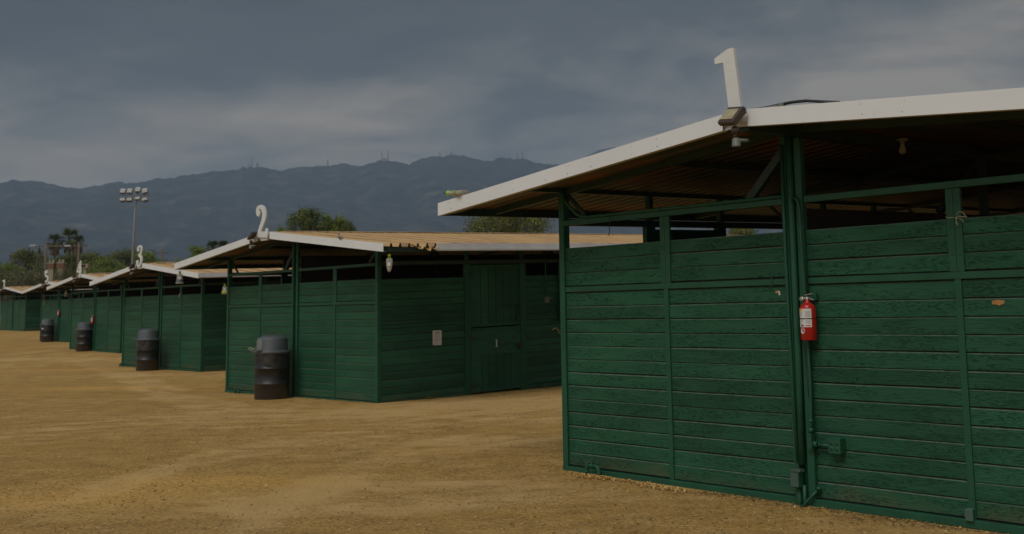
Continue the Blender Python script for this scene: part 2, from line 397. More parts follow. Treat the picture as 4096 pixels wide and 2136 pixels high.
big = nz(t, v, .45, 4.0, .60); mid = nz(t, v, 2.2, 8.0, .76); fine = nz(t, v, 26.0, 5.0, .75); grit = nz(t, v, 85.0, 3.0, .7)
vstk = coord(t, (.7, 1.4, 1), loc=(3, 1, 0)); edge = nz(t, vstk, 3.2, 9.0, .74)
pm = math_n(t, 'ADD', math_n(t, 'MULTIPLY', at1, .42), math_n(t, 'ADD', math_n(t, 'MULTIPLY', edge, .85), math_n(t, 'MULTIPLY', big, .45)))
pm = math_n(t, 'ADD', pm, math_n(t, 'MULTIPLY', fine, .25))
at3 = N(t, 'ShaderNodeAttribute', attribute_name='rut').outputs['Fac']; pm = math_n(t, 'ADD', pm, math_n(t, 'MULTIPLY', at3, .24))
pale = ramp(t, pm, [(.78, (0, 0, 0)), (.98, (1, 1, 1))])
lit = ramp(t, math_n(t, 'ADD', math_n(t, 'MULTIPLY', fine, .6), math_n(t, 'MULTIPLY', mid, .4)), [(.36, (.235, .132, .042)), (.46, (.37, .215, .066)), (.53, (.49, .295, .092)), (.62, (.62, .38, .13))])
dust = ramp(t, math_n(t, 'ADD', math_n(t, 'MULTIPLY', fine, .4), math_n(t, 'MULTIPLY', mid, .6)), [(.36, (.50, .315, .122)), (.5, (.60, .385, .158)), (.64, (.68, .45, .195))])
col = mixc(t, pale, lit, dust)
col = mixc(t, math_n(t, 'MULTIPLY', ramp(t, nz(t, v, .6, 5.0, .7), [(.50, (0, 0, 0)), (.62, (1, 1, 1))]), .30), col, (.50, .28, .062))
col = mixc(t, math_n(t, 'MULTIPLY', math_n(t, 'MULTIPLY', at2, ramp(t, fine, [(.35, (0, 0, 0)), (.6, (1, 1, 1))])), .8), col, (.80, .46, .12))
npale = math_n(t, 'SUBTRACT', 1.0, math_n(t, 'MULTIPLY', pale, .7))
sp_ = ramp(t, grit, [(.57, (0, 0, 0)), (.66, (1, 1, 1))]); col = mixc(t, math_n(t, 'MULTIPLY', math_n(t, 'MULTIPLY', sp_, npale), .6), col, (.74, .53, .20))
sp2 = ramp(t, nz(t, coord(t, loc=(9, 9, 9)), 44.0, 4.0, .72), [(.56, (0, 0, 0)), (.64, (1, 1, 1))]); col = mixc(t, math_n(t, 'MULTIPLY', math_n(t, 'MULTIPLY', sp2, npale), .6), col, (.14, .092, .034))
t.links.new(col, b.inputs['Base Color'])
h = math_n(t, 'ADD', math_n(t, 'ADD', math_n(t, 'MULTIPLY', mid, .8), math_n(t, 'MULTIPLY', at3, -.8)), math_n(t, 'ADD', math_n(t, 'MULTIPLY', fine, .5), math_n(t, 'MULTIPLY', grit, .2)))
bump(t, b, h, 1.0, .035)
me.materials.append(mt)
ground = bpy.data.objects.new('ground', me); C.objects.link(ground); tag(ground, kind='structure')

# ---------------------------------------------------------------- mountains
prof = [(0, 172), (20, 168), (55, 158), (90, 160), (140, 163), (180, 168), (215, 178), (260, 189), (310, 192), (350, 186), (400, 178), (440, 170), (470, 164), (500, 170), (545, 171), (590, 161), (640, 152), (700, 147), (760, 138), (820, 130), (880, 122), (920, 121), (950, 112), (980, 107), (1010, 106), (1045, 108), (1075, 118), (1110, 124), (1150, 112), (1200, 108), (1240, 104), (1290, 104), (1330, 97), (1360, 94), (1400, 100), (1440, 102), (1480, 88), (1510, 80), (1540, 82), (1580, 88), (1620, 98), (1650, 82), (1680, 70), (1720, 64), (1760, 66), (1790, 56), (1830, 60), (1870, 72), (1910, 80), (1950, 80), (1985, 72), (2040, 74), (2080, 76), (2120, 88), (2170, 95), (2230, 97), (2290, 97), (2400, 104), (2600, 110)]
MR = 4600.0
def dirof(px, py):
    d = at(px, py, 1.0)-Vector((0, 0, EYE)); hl = math.hypot(d.x, d.y); return math.atan2(d.x, d.y), d.z/hl
ridge = [dirof(x/.9908, y/.9908+560) for x, y in prof]
ridge2 = [dirof(x, y) for x, y in [(2200, 700), (2290, 668), (2320, 648), (2350, 622), (2390, 604), (2430, 594), (2465, 590), (2600, 586), (2900, 582), (3400, 610)]]
def interp(tab, a):
    if a <= tab[0][0]: return tab[0][1]-.25*(tab[0][0]-a)*.3
    if a >= tab[-1][0]: return max(.05, tab[-1][1]-.12*(a-tab[-1][0]))
    for (x0, y0), (x1, y1) in zip(tab, tab[1:]):
        if x0 <= a <= x1:
            f = (a-x0)/(x1-x0); f = f*f*(3-2*f)*.5+f*.5; return y0+(y1-y0)*f
def mountain(name, tab, r0, rp, r1, a0, a1, na, seed):
    rows = [r0+(rp-r0)*(i/46) for i in range(47)]+[rp+(r1-rp)*(i/8) for i in range(1, 9)]
    vs = []
    for k in range(na+1):
        a = a0+(a1-a0)*k/na; el = interp(tab, a)
        H = el*rp + EYE + 7*mnoise.noise(Vector((a*900, seed, 0))) + 4*mnoise.noise(Vector((a*2600, seed, 5)))
        for r in rows:
            x, y = r*math.sin(a), r*math.cos(a)
            if r <= rp:
                t_ = (r-r0)/(rp-r0)
                hh = H*(t_**1.25)
                q = Vector((x/620, y/620, seed)); ridg = 0; amp = 1
                for o_ in range(5):
                    ridg += amp*(1-abs(mnoise.noise(q))*2.4); q = q*2.1; amp *= .5
                hh += (ridg-1.15)*70*math.sin(math.pi*min(1, t_))**.8*(1-t_*.35)
                cap_ = el*.985*r+EYE if t_ > .6 and t_ < .985 else 1e9
                hh = min(hh, cap_) if t_ < 1 else H
            else: hh = H*(1-(r-rp)/(r1-rp))
            vs.append((x, y, max(-3 if r > r0 else -5, hh)))
    n = len(rows)
    fs = [(k*n+i, k*n+i+1, (k+1)*n+i+1, (k+1)*n+i) for k in range(na) for i in range(n-1)]
    me = bpy.data.meshes.new(name); me.from_pydata(vs, [], fs); me.polygons.foreach_set('use_smooth', [True]*len(fs))
    o = bpy.data.objects.new(name, me); C.objects.link(o); tag(o, kind='structure'); return o
mt, t, b = newmat('chaparral_slope', (.06, .06, .035), .95, 0, .1)
v = coord(t); n = nz(t, v, .012, 8.0, .7)
col = ramp(t, n, [(.36, (.008, .011, .010)), (.5, (.032, .036, .030)), (.60, (.070, .066, .050)), (.74, (.20, .17, .14))])
t.links.new(col, b.inputs['Base Color']); bump(t, b, n, .8, 30)
for nm, tb, r0, rp, r1, a0, a1, na, sd in [('mountain_range', ridge, 2200, MR, 6200, R(-62), R(48), 620, 3.3), ('far_mountain_range', ridge2, 4300, 5700, 6500, R(1.5), R(50), 420, 8.1)]:
    o = mountain(nm, tb, r0, rp, r1, a0, a1, na, sd); o.data.materials.append(mt)

# haze: the air between here and the mountains
hb = MB().box(-8600, 8600, -1000, 8400, -8, 905).build('haze', [], shear=0); tag(hb, kind='stuff')
hm = bpy.data.materials.new('haze_air'); hm.use_nodes = True; t = hm.node_tree; t.nodes.clear()
pv = N(t, 'ShaderNodeVolumePrincipled', Density=1.85e-4, Anisotropy=0.0); pv.inputs['Color'].default_value = (.56, .75, 1.0, 1)
ou = N(t, 'ShaderNodeOutputMaterial'); t.links.new(pv.outputs[0], ou.inputs['Volume']); hb.data.materials.append(hm)

# ---------------------------------------------------------------- barns
SL = .0326; SLOPE[0] = SL
B1 = 1.22; W = 4*B1; LEN = 18.3; EAV = .992; OUT = .609
WB, WRB, WRT, WMT, WMB, SILL = 2.162, 2.362, 2.408, 1.818, 1.772, .270
PITCHB = .1155
rnd = random.Random(5)
def plank_rows(a0, a1, zs, P, mb, amp=.0024, seg=.30):
    """shiplap boards from a0 to a1 along the wall; P(a, n, z) gives the local point, n = outward"""
    for z0, z1 in zs:
        k = max(1, int((a1-a0)/seg)); off = rnd.uniform(-.002, .0025); sd = rnd.random()*99
        gp_ = rnd.choice((.004, .006, .008, .010)); prof = [(-.024, z0+gp_), (0, z0+gp_), (0, z1-.007), (-.011, z1), (-.024, z1)]
        rows = []
        for i in range(k+1):
            a = a0+(a1-a0)*i/k
            j1, j2, j3 = (mnoise.noise(Vector((a*3, sd, q)))*amp for q in (1, 5, 9))
            rows.append([P(a, off+prof[0][0], prof[0][1]), P(a, off+prof[1][0]+j3, prof[1][1]+j1*1.6), P(a, off+prof[2][0]+j3, prof[2][1]+j2*2), P(a, off+prof[3][0], prof[3][1]+j2*1.5), P(a, off+prof[4][0], prof[4][1])])
        vs = [p for r_ in rows for p in r_]; fs = []; b0 = len(mb.v)
        for i in range(k):
            for q in range(4):
                fs.append(((i*5+q), (i*5+q+1), (i+1)*5+q+1, (i+1)*5+q))
        mb.add(vs, fs)
        for idx in range(len(fs)): mb.mi[-len(fs)+idx] = 1 if idx % 4 in (2, 3) else 0
        mb.add([rows[0][q] for q in range(5)], [(0, 1, 2, 3, 4)]); mb.add([rows[-1][q] for q in range(5)], [(4, 3, 2, 1, 0)])
ZS_UP = [(2.053, WB), (1.939, 2.053), (1.825, 1.939)]
ZS_LO = [(1.644+.0005, 1.765)]; z = 1.644
while z > .30:
    z0 = max(SILL, z-.1145); ZS_LO.append((z0, z)); z = z0
Pg = lambda a, n, z: (a, -n, z)                    # gable facing -v
Pr = lambda a, n, z: (W+n, a, z)                   # long side facing +u
Pl = lambda a, n, z: (-n, a, z)                    # long side facing -u
Pb = lambda a, n, z: (a, LEN+n, z)

def gable_parts(root, P, back=False):
    nm = 'end_wall'
    mb = MB()
    edges = [(.06, 1.17), (1.27, 2.385), (2.545, 3.61), (3.71, 4.80)]; edl = [(.06, 1.197), (1.243, 2.385), (2.545, 3.637), (3.683, 4.80)]
    if back: edges = edl = [(.06, 2.385), (2.545, 4.80)]
    for e in edges: plank_rows(e[0], e[1], ZS_UP, P, mb)
    for e in edl: plank_rows(e[0], e[1], ZS_LO, P, mb)
    def bx(a0, a1, n0, n1, z0, z1, mb_):
        p, q = P(a0, n0, z0), P(a1, n1, z1); mb_.box(p[0], q[0], p[1], q[1], z0, z1)
    bk = MB(); bx(.04, 4.84, -.024, -.036, .05, WB-.006, bk)  # dark sheet added behind the boards to block light and darken the gaps
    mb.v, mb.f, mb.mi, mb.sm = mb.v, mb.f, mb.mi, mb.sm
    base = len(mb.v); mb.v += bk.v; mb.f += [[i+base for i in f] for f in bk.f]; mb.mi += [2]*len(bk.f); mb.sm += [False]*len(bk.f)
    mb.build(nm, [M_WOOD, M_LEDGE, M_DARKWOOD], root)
    s = MB(); bx(.0, W, -.02, .030, .215, SILL-.004, s); bx(.0, W, -.02, .050, -.25, .209, s); s.build('sill', [M_STEEL], root, bevel=.004)
    # top rail and middle rail, butted between posts
    for a0, a1 in ((.062, 2.38), (2.55, 4.815)):
        s = MB(); bx(a0, a1, -.03, .026, WRB, WRT, s); s.build('top_rail', [M_STEEL], root, bevel=.003)
        s = MB(); bx(a0, a1, -.012, .014, WMB, WMT, s); s.build('middle_rail', [M_STEEL], root, bevel=.003)
    for c in (1.22, 3.66):
        s = MB(); bx(c-.050, c-.001, -.012, .012, WMT+.001, WRB-.001, s); bx(c+.001, c+.050, -.012, .0115, WMT+.001, WRB-.001, s)
        bx(c-.022, c+.022, -.012, .012, SILL-.03, WMB-.001, s)
        for z_ in (1.93, 2.11, 2.27):
            for dx in (-.026, .026): s.lathe([(0.0001, 0), (.007, .0), (.006, .005), (.0001, .006)], 6, (0, 0), 0, Matrix.Translation(P(c+dx, .0115, z_)) @ Matrix.Rotation(R(90), 4, 'X'))
        for z_ in (1.6, 1.15, .75, .40): s.lathe([(0.0001, 0), (.006, .0), (.005, .005), (.0001, .006)], 6, (0, 0), 0, Matrix.Translation(P(c+.008, .0115, z_)) @ Matrix.Rotation(R(90), 4, 'X'))
        s.build('mullion', [M_STEEL], root, bevel=.0015)
    for a0, a1 in ((-.002, .060), (4.817, 4.882)):
        s = MB(); bx(a0, a1, -.055, .020, -.2, 2.66 if not back else 2.6, s); s.build('corner_post', [M_STEEL], root, bevel=.003)
    s = MB(); bx(2.386, 2.426, -.02, .050, -.15, 2.86, s); bx(2.486, 2.543, -.02, .032, -.15, 2.84, s); bx(2.43, 2.482, -.05, -.01, -.1, 2.88, s)
    s.build('centre_post', [M_STEEL], root, bevel=.003)

def side_parts(root, P, right):
    posts = []; doors = []
    v0 = .065
    first = (1.866, 2.966) if right else (1.27, 2.235)
    k = 0; d0 = first[0]
    while d0 < LEN-2: doors.append((d0, d0+first[1]-first[0])); d0 += 3.05
    cur = .06; mb = MB(); seg = []
    for a, b_ in doors:
        seg.append((cur, a-.136)); cur = b_+.15
    seg.append((cur, LEN-.06))
    zs = [(2.053, WB-.012)]+[(1.939, 2.053), (1.825, 1.939), (1.711, 1.825), (1.597, 1.711), (1.483, 1.597), (1.43, 1.483)]
    z = 1.385
    while z > .30:
        z0 = max(SILL, z-.1145); zs.append((z0, z)); z = z0
    def bx(a0, a1, n0, n1, z0, z1, m_, mi=0):
        p, q = P(a0, n0, z0), P(a1, n1, z1); m_.box(p[0], q[0], p[1], q[1], z0, z1, mi)
    for a, b_ in seg:
        if b_-a < .2: continue
        mb = MB(); plank_rows(a, b_, zs, P, mb, seg=.6)
        bx(a, b_, -.024, -.036, .0, WB-.02, mb, 2); mb.build('side_wall', [M_WOOD2, M_LEDGE, M_DARKWOOD], root)  # includes an added dark backing that keeps light out of the board gaps
        s = MB(); bx(a, b_, -.02, .020, .205, SILL-.004, s); bx(a, b_, -.02, .03, -1.2, .200, s); s.build('sill', [M_WOOD2], root)
        s = MB(); bx(a, b_, -.01, .010, 1.386, 1.429, s); s.build('middle_rail', [M_STEEL], root)
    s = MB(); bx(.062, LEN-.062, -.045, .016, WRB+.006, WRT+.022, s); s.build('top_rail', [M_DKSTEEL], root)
    for i, (a, b_) in enumerate(doors):
        for q0, q1 in ((a-.135, a-.006), (b_+.006, b_+.148)):
            s = MB(); bx(q0, q0+.062, -.03, .022, -1.0, WRB+.005, s); bx(q0+.066, q1, -.03, .014, -1.0, WRB+.005, s)
            bx((q0+q1)/2-.03, (q0+q1)/2+.03, -.04, .008, WRT+.023, 2.665, s)
            s.build('door_post', [M_STEEL], root)
        # lower leaf
        dn = []
        d = MB(); bx(a, b_, -.025, .004, .235, 1.292, d)
        bx(a, b_, .004, .016, .235, .275, d); bx(a, a+.05, .004, .016, .275, 1.25, d); bx(b_-.05, b_, .004, .016, .275, 1.25, d); bx(a, b_, .004, .016, 1.25, 1.292, d)
        bx(a+.05, b_-.05, .004, .012, .83, 1.25, d)
        nb = 6; wv = (b_-a-.1)/nb
        for j in range(nb): bx(a+.05+wv*j+.005, a+.05+wv*(j+1)-.005, .004, .014, .275, .826, d)
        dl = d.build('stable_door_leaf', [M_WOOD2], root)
        if i < 3:
            for zz_ in (1.12, .36):
                h = MB()
                bx(a-.03, a+.02, .012, .022, zz_-.035, zz_+.035, h)
                p0 = P(a+.02, .020, zz_+.028); p1 = P(a+.02, .020, zz_-.028); p2 = P(a+.17, .020, zz_); p3 = P(a+.02, .026, zz_+.028); p4 = P(a+.02, .026, zz_-.028); p5 = P(a+.17, .026, zz_)
                h.add([p0, p1, p2, p3, p4, p5], [(0, 1, 2), (3, 5, 4), (0, 3, 4, 1), (1, 4, 5, 2), (2, 5, 3, 0)])
                h.build('hinge', [M_DKSTEEL], dl)
            h = MB(); bx(b_-.14, b_+.09, .022, .034, .965, .980, h); bx(b_-.06, b_+.03, .016, .030, .935, 1.005, h); bx(b_-.05, b_-.035, .026, .05, .89, .965, h); bx(b_-.05, b_-.035, .034, .05, .89, .90, h)
            h.build('latch', [M_BLACK], dl)
        # upper leaf: the second one on the near side stands open against the wall
        d = MB(); opened = right and i == 1
        if opened: A0, A1, n0 = a-1.02, a-.02, .035
        else: A0, A1, n0 = a, b_, -.02
        zt = 2.345; zb = 1.314
        bx(A0, A1, n0-.005, n0+.022, zb, zt, d)
        bx(A0, A1, n0+.022, n0+.034, zb, zb+.05, d); bx(A0, A1, n0+.022, n0+.034, zt-.04, zt, d); bx(A0, A0+.045, n0+.022, n0+.034, zb+.05, zt-.04, d); bx(A1-.045, A1, n0+.022, n0+.034, zb+.05, zt-.04, d)
        wv = (A1-A0-.09)/6
        for j in range(6): bx(A0+.045+wv*j+.005, A0+.045+wv*(j+1)-.005, n0+.022, n0+.032, zb+.05, zt-.04, d)
        if opened: bx(A0+.02, A0+.06, -.01, n0-.005, 1.6, 1.64, d); bx(A1-.06, A1-.02, -.01, n0-.005, 1.6, 1.64, d)
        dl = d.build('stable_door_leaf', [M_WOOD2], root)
        if i < 3 and not opened:
            for zz_ in (1.43, 2.2):
                h = MB(); bx(a-.03, a+.02, .012, .022, zz_-.05, zz_+.05, h); bx(a+.02, a+.13, .014, .022, zz_-.008, zz_+.008, h)
                h.build('hinge', [M_DKSTEEL], dl)
            h = MB(); bx(b_-.13, b_+.07, .014, .026, 1.655, 1.668, h); bx(b_-.10, b_-.08, .014, .026, 1.42, 1.66, h); h.lathe([(.0001, -.01), (.03, -.01), (.034, .0), (.03, .01), (.0001, .01)], 8, (0, 0), 0, Matrix.Translation(P(b_-.08, .03, 1.40)) @ Matrix.Rotation(R(90), 4, 'Y'))
            h.tube([P(b_-.04, .03, 1.66), P(b_-.05, .04, 1.57), P(b_-.04, .03, 1.48)], .006, 5)
            h.build('latch', [M_BLACK], dl)
    return doors

def roof_parts(root, wl, wp, wr, ga=2.300, gb=2.517):
    PER = .1672
    def sheet(u0, w0, u1, w1, name):
        nv = int((LEN+2*OUT)/PER); rows_u = 6; top = []; 
        prof = [(0, -.030), (.62, -.030), (.74, .026), (.86, .026), (.975, -.030)]
        cols = []
        for i in range(nv):
            for q, h in prof: cols.append((-OUT+.008+(i+q)*PER, h, i))
        vs, fs, mi = [], [], []
        for side in (0, 1):
            for j in range(rows_u+1):
                f = j/rows_u
                for (v_, h, i) in cols:
                    jit = .006*mnoise.noise(Vector((v_*.6, f*2, w0)))+(.006*mnoise.noise(Vector((i*7.3, w1, 0))) if j == rows_u else 0)
                    uu = u0+(u1-u0)*f + (.020*mnoise.noise(Vector((i*3.1, 9, 0)))*(1 if u1 > u0 else -1) if j == rows_u else 0)
                    vs.append((uu, v_, w0+(w1-w0)*f+h+jit-.004*side))
        n = len(cols); m_ = n*(rows_u+1)
        flip = u1 < u0
        for side in (0, 1):
            for j in range(rows_u):
                for k in range(n-1):
                    q = (side*m_+j*n+k, side*m_+(j+1)*n+k, side*m_+(j+1)*n+k+1, side*m_+j*n+k+1)
                    if (side == 1) != flip: q = q[::-1]
                    fs.append(q); mi.append(side)
        mb = MB(); mb.v = vs; mb.f = [list(f) for f in fs]; mb.mi = mi; mb.sm = [False]*len(fs)
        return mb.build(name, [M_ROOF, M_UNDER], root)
    ru = W/2
    sheet(ru, wp-.004, -EAV+.012, wl+.002, 'roof_slope'); sheet(ru+.002, wp-.004, W+EAV-.012, wr+.002, 'roof_slope')
    # ridge cap in overlapping folded pieces, some lifting
    a = -OUT+.35
    cp_ = MB()
    while a < LEN:
        L = 2.4; lift = rnd.choice((0, 0, .006, .012, .022)); dl_ = rnd.uniform(-.01, .01)
        for s_ in (-1, 1):
            sl_ = ((wp-wl)/(ru+EAV)) if s_ < 0 else ((wp-wr)/(ru+EAV))
            z0 = wp+.030; w_ = .20
            pts = [(ru, a, z0+lift*.5), (ru+s_*w_, a, z0-sl_*w_+.0+lift), (ru+s_*w_, a+L+.05, z0-sl_*w_+.002), (ru, a+L+.05, z0)]
            vs = [Vector(p) for p in pts]+[Vector(p)-Vector((0, 0, .003)) for p in pts]
            f_ = [(0, 1, 2, 3), (7, 6, 5, 4), (0, 4, 5, 1), (1, 5, 6, 2), (2, 6, 7, 3), (3, 7, 4, 0)]
            if s_ > 0: cp_.add(vs, f_)
            else: cp_.add(vs, [q[::-1] for q in f_])
        a += L+rnd.choice((0, 0, .0, .04))
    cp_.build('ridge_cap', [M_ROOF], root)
    # white end boards, folded metal with a return under
    def fascia(u0, w0, u1, w1, h):
        s = MB(); y0, y1 = -OUT-.002, -OUT-.010
        def pl(ya, yb, a0, a1, mi):   # plate between heights a0..a1 below the top line
            vs = [(u0, ya, w0-a0), (u1, ya, w1-a0), (u1, ya, w1-a1), (u0, ya, w0-a1), (u0, yb, w0-a0), (u1, yb, w1-a0), (u1, yb, w1-a1), (u0, yb, w0-a1)]
            fs = [(0, 3, 2, 1), (4, 5, 6, 7), (0, 1, 5, 4), (3, 7, 6, 2), (0, 4, 7, 3), (1, 2, 6, 5)]
            if u1 < u0: fs = [f[::-1] for f in fs]
            s.add(vs, fs, mi)
        k = 6
        pl(y1, y0, 0, h, 0)
        pl(y0, y0+.045, h-.004, h, 1); pl(y0, y0+.03, -.0, .004, 0)
        d_ = .18
        while d_ < abs(u1-u0)-.1:
            for dh in (.026, h-.030):
                f_ = d_/abs(u1-u0)+rnd.uniform(-.006, .006); uu = u0+(u1-u0)*f_; ww = w0+(w1-w0)*f_-dh; r_s = rnd.choice((.0016, .0022, .0032)); s.box(uu-r_s, uu+r_s, y1-.003, y1, ww-r_s, ww+r_s, 2)
            d_ += rnd.choice((.26, .42, .61, .8))
        return s
    fascia(-EAV, wl, ga, wl+(wp-wl)*(ga+EAV)/(ru+EAV), .118).build('fascia', [M_WHITE, M_CREAM, M_TERRA], root, shear=0)
    fascia(W+EAV, wr, gb, wr+(wp-wr)*(W+EAV-gb)/(ru+EAV), .122).build('fascia', [M_WHITE, M_CREAM, M_TERRA], root, shear=0)
    s = MB(); s.prism([(ga-.02, wp-.085), (gb+.01, wp-.08), (gb+.01, wp-.125), (2.42, wp-.115), (ga-.02, wp-.128)], -OUT+.03, -OUT+.042); s.box(ga-.02, gb+.01, -OUT+.006, -OUT+.03, wp-.088, wp-.082, 0)
    s.build('ridge_bracket', [M_WHITE], root, shear=0)
    # steel under the roof
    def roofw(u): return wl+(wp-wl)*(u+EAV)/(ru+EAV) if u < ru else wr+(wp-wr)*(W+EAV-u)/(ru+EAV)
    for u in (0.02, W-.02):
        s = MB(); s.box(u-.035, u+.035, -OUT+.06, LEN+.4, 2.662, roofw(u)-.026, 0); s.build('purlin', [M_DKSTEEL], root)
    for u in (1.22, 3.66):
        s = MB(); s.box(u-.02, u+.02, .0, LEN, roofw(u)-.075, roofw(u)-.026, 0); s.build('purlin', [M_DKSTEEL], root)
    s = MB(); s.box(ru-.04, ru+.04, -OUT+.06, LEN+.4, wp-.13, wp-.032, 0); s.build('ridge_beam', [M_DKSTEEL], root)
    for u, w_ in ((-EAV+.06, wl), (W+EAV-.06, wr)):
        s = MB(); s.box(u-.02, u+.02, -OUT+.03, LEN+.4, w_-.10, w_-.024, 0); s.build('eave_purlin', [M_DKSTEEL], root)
    # rafters and knee braces
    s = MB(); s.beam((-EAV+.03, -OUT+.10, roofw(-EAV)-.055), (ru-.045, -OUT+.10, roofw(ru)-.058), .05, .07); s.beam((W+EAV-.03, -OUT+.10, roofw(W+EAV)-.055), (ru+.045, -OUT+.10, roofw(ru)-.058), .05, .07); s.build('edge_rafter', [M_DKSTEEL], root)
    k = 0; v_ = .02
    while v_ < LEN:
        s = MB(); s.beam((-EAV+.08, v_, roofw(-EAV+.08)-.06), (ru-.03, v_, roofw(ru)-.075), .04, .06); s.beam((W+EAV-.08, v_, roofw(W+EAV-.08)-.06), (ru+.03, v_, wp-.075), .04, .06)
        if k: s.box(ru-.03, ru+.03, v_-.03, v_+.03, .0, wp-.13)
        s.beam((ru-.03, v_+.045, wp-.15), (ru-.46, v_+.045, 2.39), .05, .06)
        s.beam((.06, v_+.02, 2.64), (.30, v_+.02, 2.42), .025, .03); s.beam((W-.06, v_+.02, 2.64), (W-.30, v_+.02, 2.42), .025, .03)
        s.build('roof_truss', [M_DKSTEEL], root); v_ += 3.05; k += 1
    return roofw

def flashing(root, side, v0, w_):
    u = W+EAV if side > 0 else -EAV
    s = MB()
    a = v0
    while a < LEN+OUT:
        L = min(3.0, LEN+OUT-a); j = rnd.uniform(-.003, .003)
        x0, x1 = (u+.004+j, u+.010+j) if side > 0 else (u-.010-j, u-.004-j)
        s.box(x0, x1, a, a+L-.004, w_-.088, w_+.018, 0)
        s.box(min(x0, x1)-(0.0), max(x0, x1)+.006*side if side > 0 else max(x0, x1), a, a+L-.004, w_-.070, w_-.062, 0)
        xa, xb = (u-.06, u+.004) if side > 0 else (u-.004, u+.06)
        s.box(xa, xb, a, a+L-.004, w_+.020, w_+.024, 0)
        s.box(min(xa, xb), max(xa, xb), a, a+L-.004, w_-.092, w_-.088, 1)
        a += L
    s.build('eave_flashing', [M_FLASH, M_CREAM], root)
def inner_walls(root):
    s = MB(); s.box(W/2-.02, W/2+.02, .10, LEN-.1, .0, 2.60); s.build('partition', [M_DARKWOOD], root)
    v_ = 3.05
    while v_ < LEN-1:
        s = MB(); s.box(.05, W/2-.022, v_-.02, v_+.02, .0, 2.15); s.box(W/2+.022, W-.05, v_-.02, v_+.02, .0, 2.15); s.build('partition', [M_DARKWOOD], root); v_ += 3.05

BARNS = {1: (.429, 9.815, -.215, .840), 2: (-5.380, 20.714, -.213, .834), 3: (-11.144, 31.461, -.17, .836), 4: (-17.121, 42.597, .034, .843), 5: (-23.016, 53.635, .17, .838), 7: (-34.373, 73.796, .556, .836)}
LAB = {1: "nearest green timber stable barn, white 1 on its roof peak", 2: "green stable barn, white 2 on its roof peak, stable door in its shaded side",
       3: "green stable barn behind barn 2, white 3 standing on its roof peak", 4: "distant green stable barn with the white 4 on its roof peak", 5: "distant green stable barn with the white 5 on its roof peak",
       7: "farthest green stable barn, cut by the left edge, white 7 on its peak"}
def barn_common(root):
    gable_parts(root, Pg); gable_parts(root, Pb, True); side_parts(root, Pr, True); side_parts(root, Pl, False); inner_walls(root)
roots = {}
X, Y, Z, th = BARNS[1]
roots[1] = empty('stable_barn', (X, Y, Z), -th); barn_common(roots[1])
def snapshot(o):
    KIDS[o.name] = children(o)
    for c in KIDS[o.name]: snapshot(c)
snapshot(roots[1])
X, Y, Z, th = BARNS[2]; roots[2] = copy_tree(roots[1]); roots[2].location = (X, Y, Z); roots[2].rotation_euler = (0, 0, -th)
pt_ = [o for o in KIDS[roots[1].name] if o.name.startswith('partition')][0]; pt_.data = pt_.data.copy()
for q_ in pt_.data.vertices:
    if q_.co.z > 2.0: q_.co.z -= .27
roofw1 = roof_parts(roots[1], 2.620, 2.993, 2.702); flashing(roots[1], -1, .136, 2.620); flashing(roots[1], 1, -OUT, 2.702)
roofw2 = roof_parts(roots[2], 2.635, 3.035, 2.633, 2.185, 2.60)
snapshot(roots[2])
for b_ in (3, 4, 5, 7):
    X, Y, Z, th = BARNS[b_]; r_ = copy_tree(roots[2]); r_.location = (X, Y, Z); r_.rotation_euler = (0, 0, -th); roots[b_] = r_
    flashing(r_, -1, -OUT, 2.635); flashing(r_, 1, -OUT, 2.633)
flashing(roots[2], -1, .136, 2.635); flashing(roots[2], 1, .37, 2.633)
for k, r_ in roots.items(): tag(r_, LAB[k], 'barn', 'green stable barns in a staggered row')
# torn roof edge on barn 2's corner
s = MB(); lo_ = [(-.02, .015), (.03, .05), (.09, .052), (.12, .012), (.15, .035), (.20, .075), (.245, .078), (.26, .03), (.30, .05), (.36, .07), (.40, .02)]
for (va, da), (vb, db) in zip(lo_, lo_[1:]):
    q4 = [(W+EAV-.16, va, 2.668), (W+EAV-.16, vb, 2.668), (W+EAV+.022, vb, 2.622-db), (W+EAV+.022, va, 2.622-da)]
    s.add(q4+[(x, y, z-.004) for x, y, z in q4], [(0, 3, 2, 1), (4, 5, 6, 7), (3, 7, 6, 2), (0, 1, 5, 4)])
s.build('torn_roof_edge', [M_ROOF], roots[2])
SLOPE[0] = 0.0
def bmat(b_):
    X, Y, Z, th = BARNS[b_]; return Matrix.Translation((X, Y, Z)) @ Matrix.Rotation(-th, 4, 'Z')
def bloc(b_, u, v_, w_): return bmat(b_) @ Vector((u, v_, w_+SL*v_))
def brot(b_): return -BARNS[b_][3]
def bthing(name, b_, u, v_, w_, label, cat, group=None, extra=0): return empty(name, bloc(b_, u, v_, w_), brot(b_)+extra, label=label, cat=cat, group=group)

# ---------------------------------------------------------------- barn 1 extras (parts of that barn)
r1 = roots[1]
s = MB(); s.box(3.655-.026, 3.655+.026, -.052, -.032, .262, .335); s.box(3.655-.022, 3.655+.022, -.032, -.014, .325, .337); s.build('strap_foot', [varied('pale_green_patch', (.06, .12, .095), .5, .1)], r1, bevel=.003)
s = MB(); s.prism([(3.870, 1.628), (3.905, 1.634), (3.950, 1.628), (3.945, 1.607), (3.925, 1.604), (3.915, 1.594), (3.903, 1.604), (3.872, 1.605)], -.0062, -.004); s.build('bare_wood_patch', [M_BAREWOOD], r1)
s = MB(); s.prism([(2.262, 1.730), (2.286, 1.731), (2.286, 1.712), (2.263, 1.711)], -.0062, -.004); s.prism([(2.288, 1.730), (2.302, 1.727), (2.300, 1.712), (2.306, 1.700), (2.290, 1.697), (2.289, 1.712)], -.0061, -.004, 1); s.build('bare_wood_patch', [M_BAREWOOD, M_LABELW], r1)
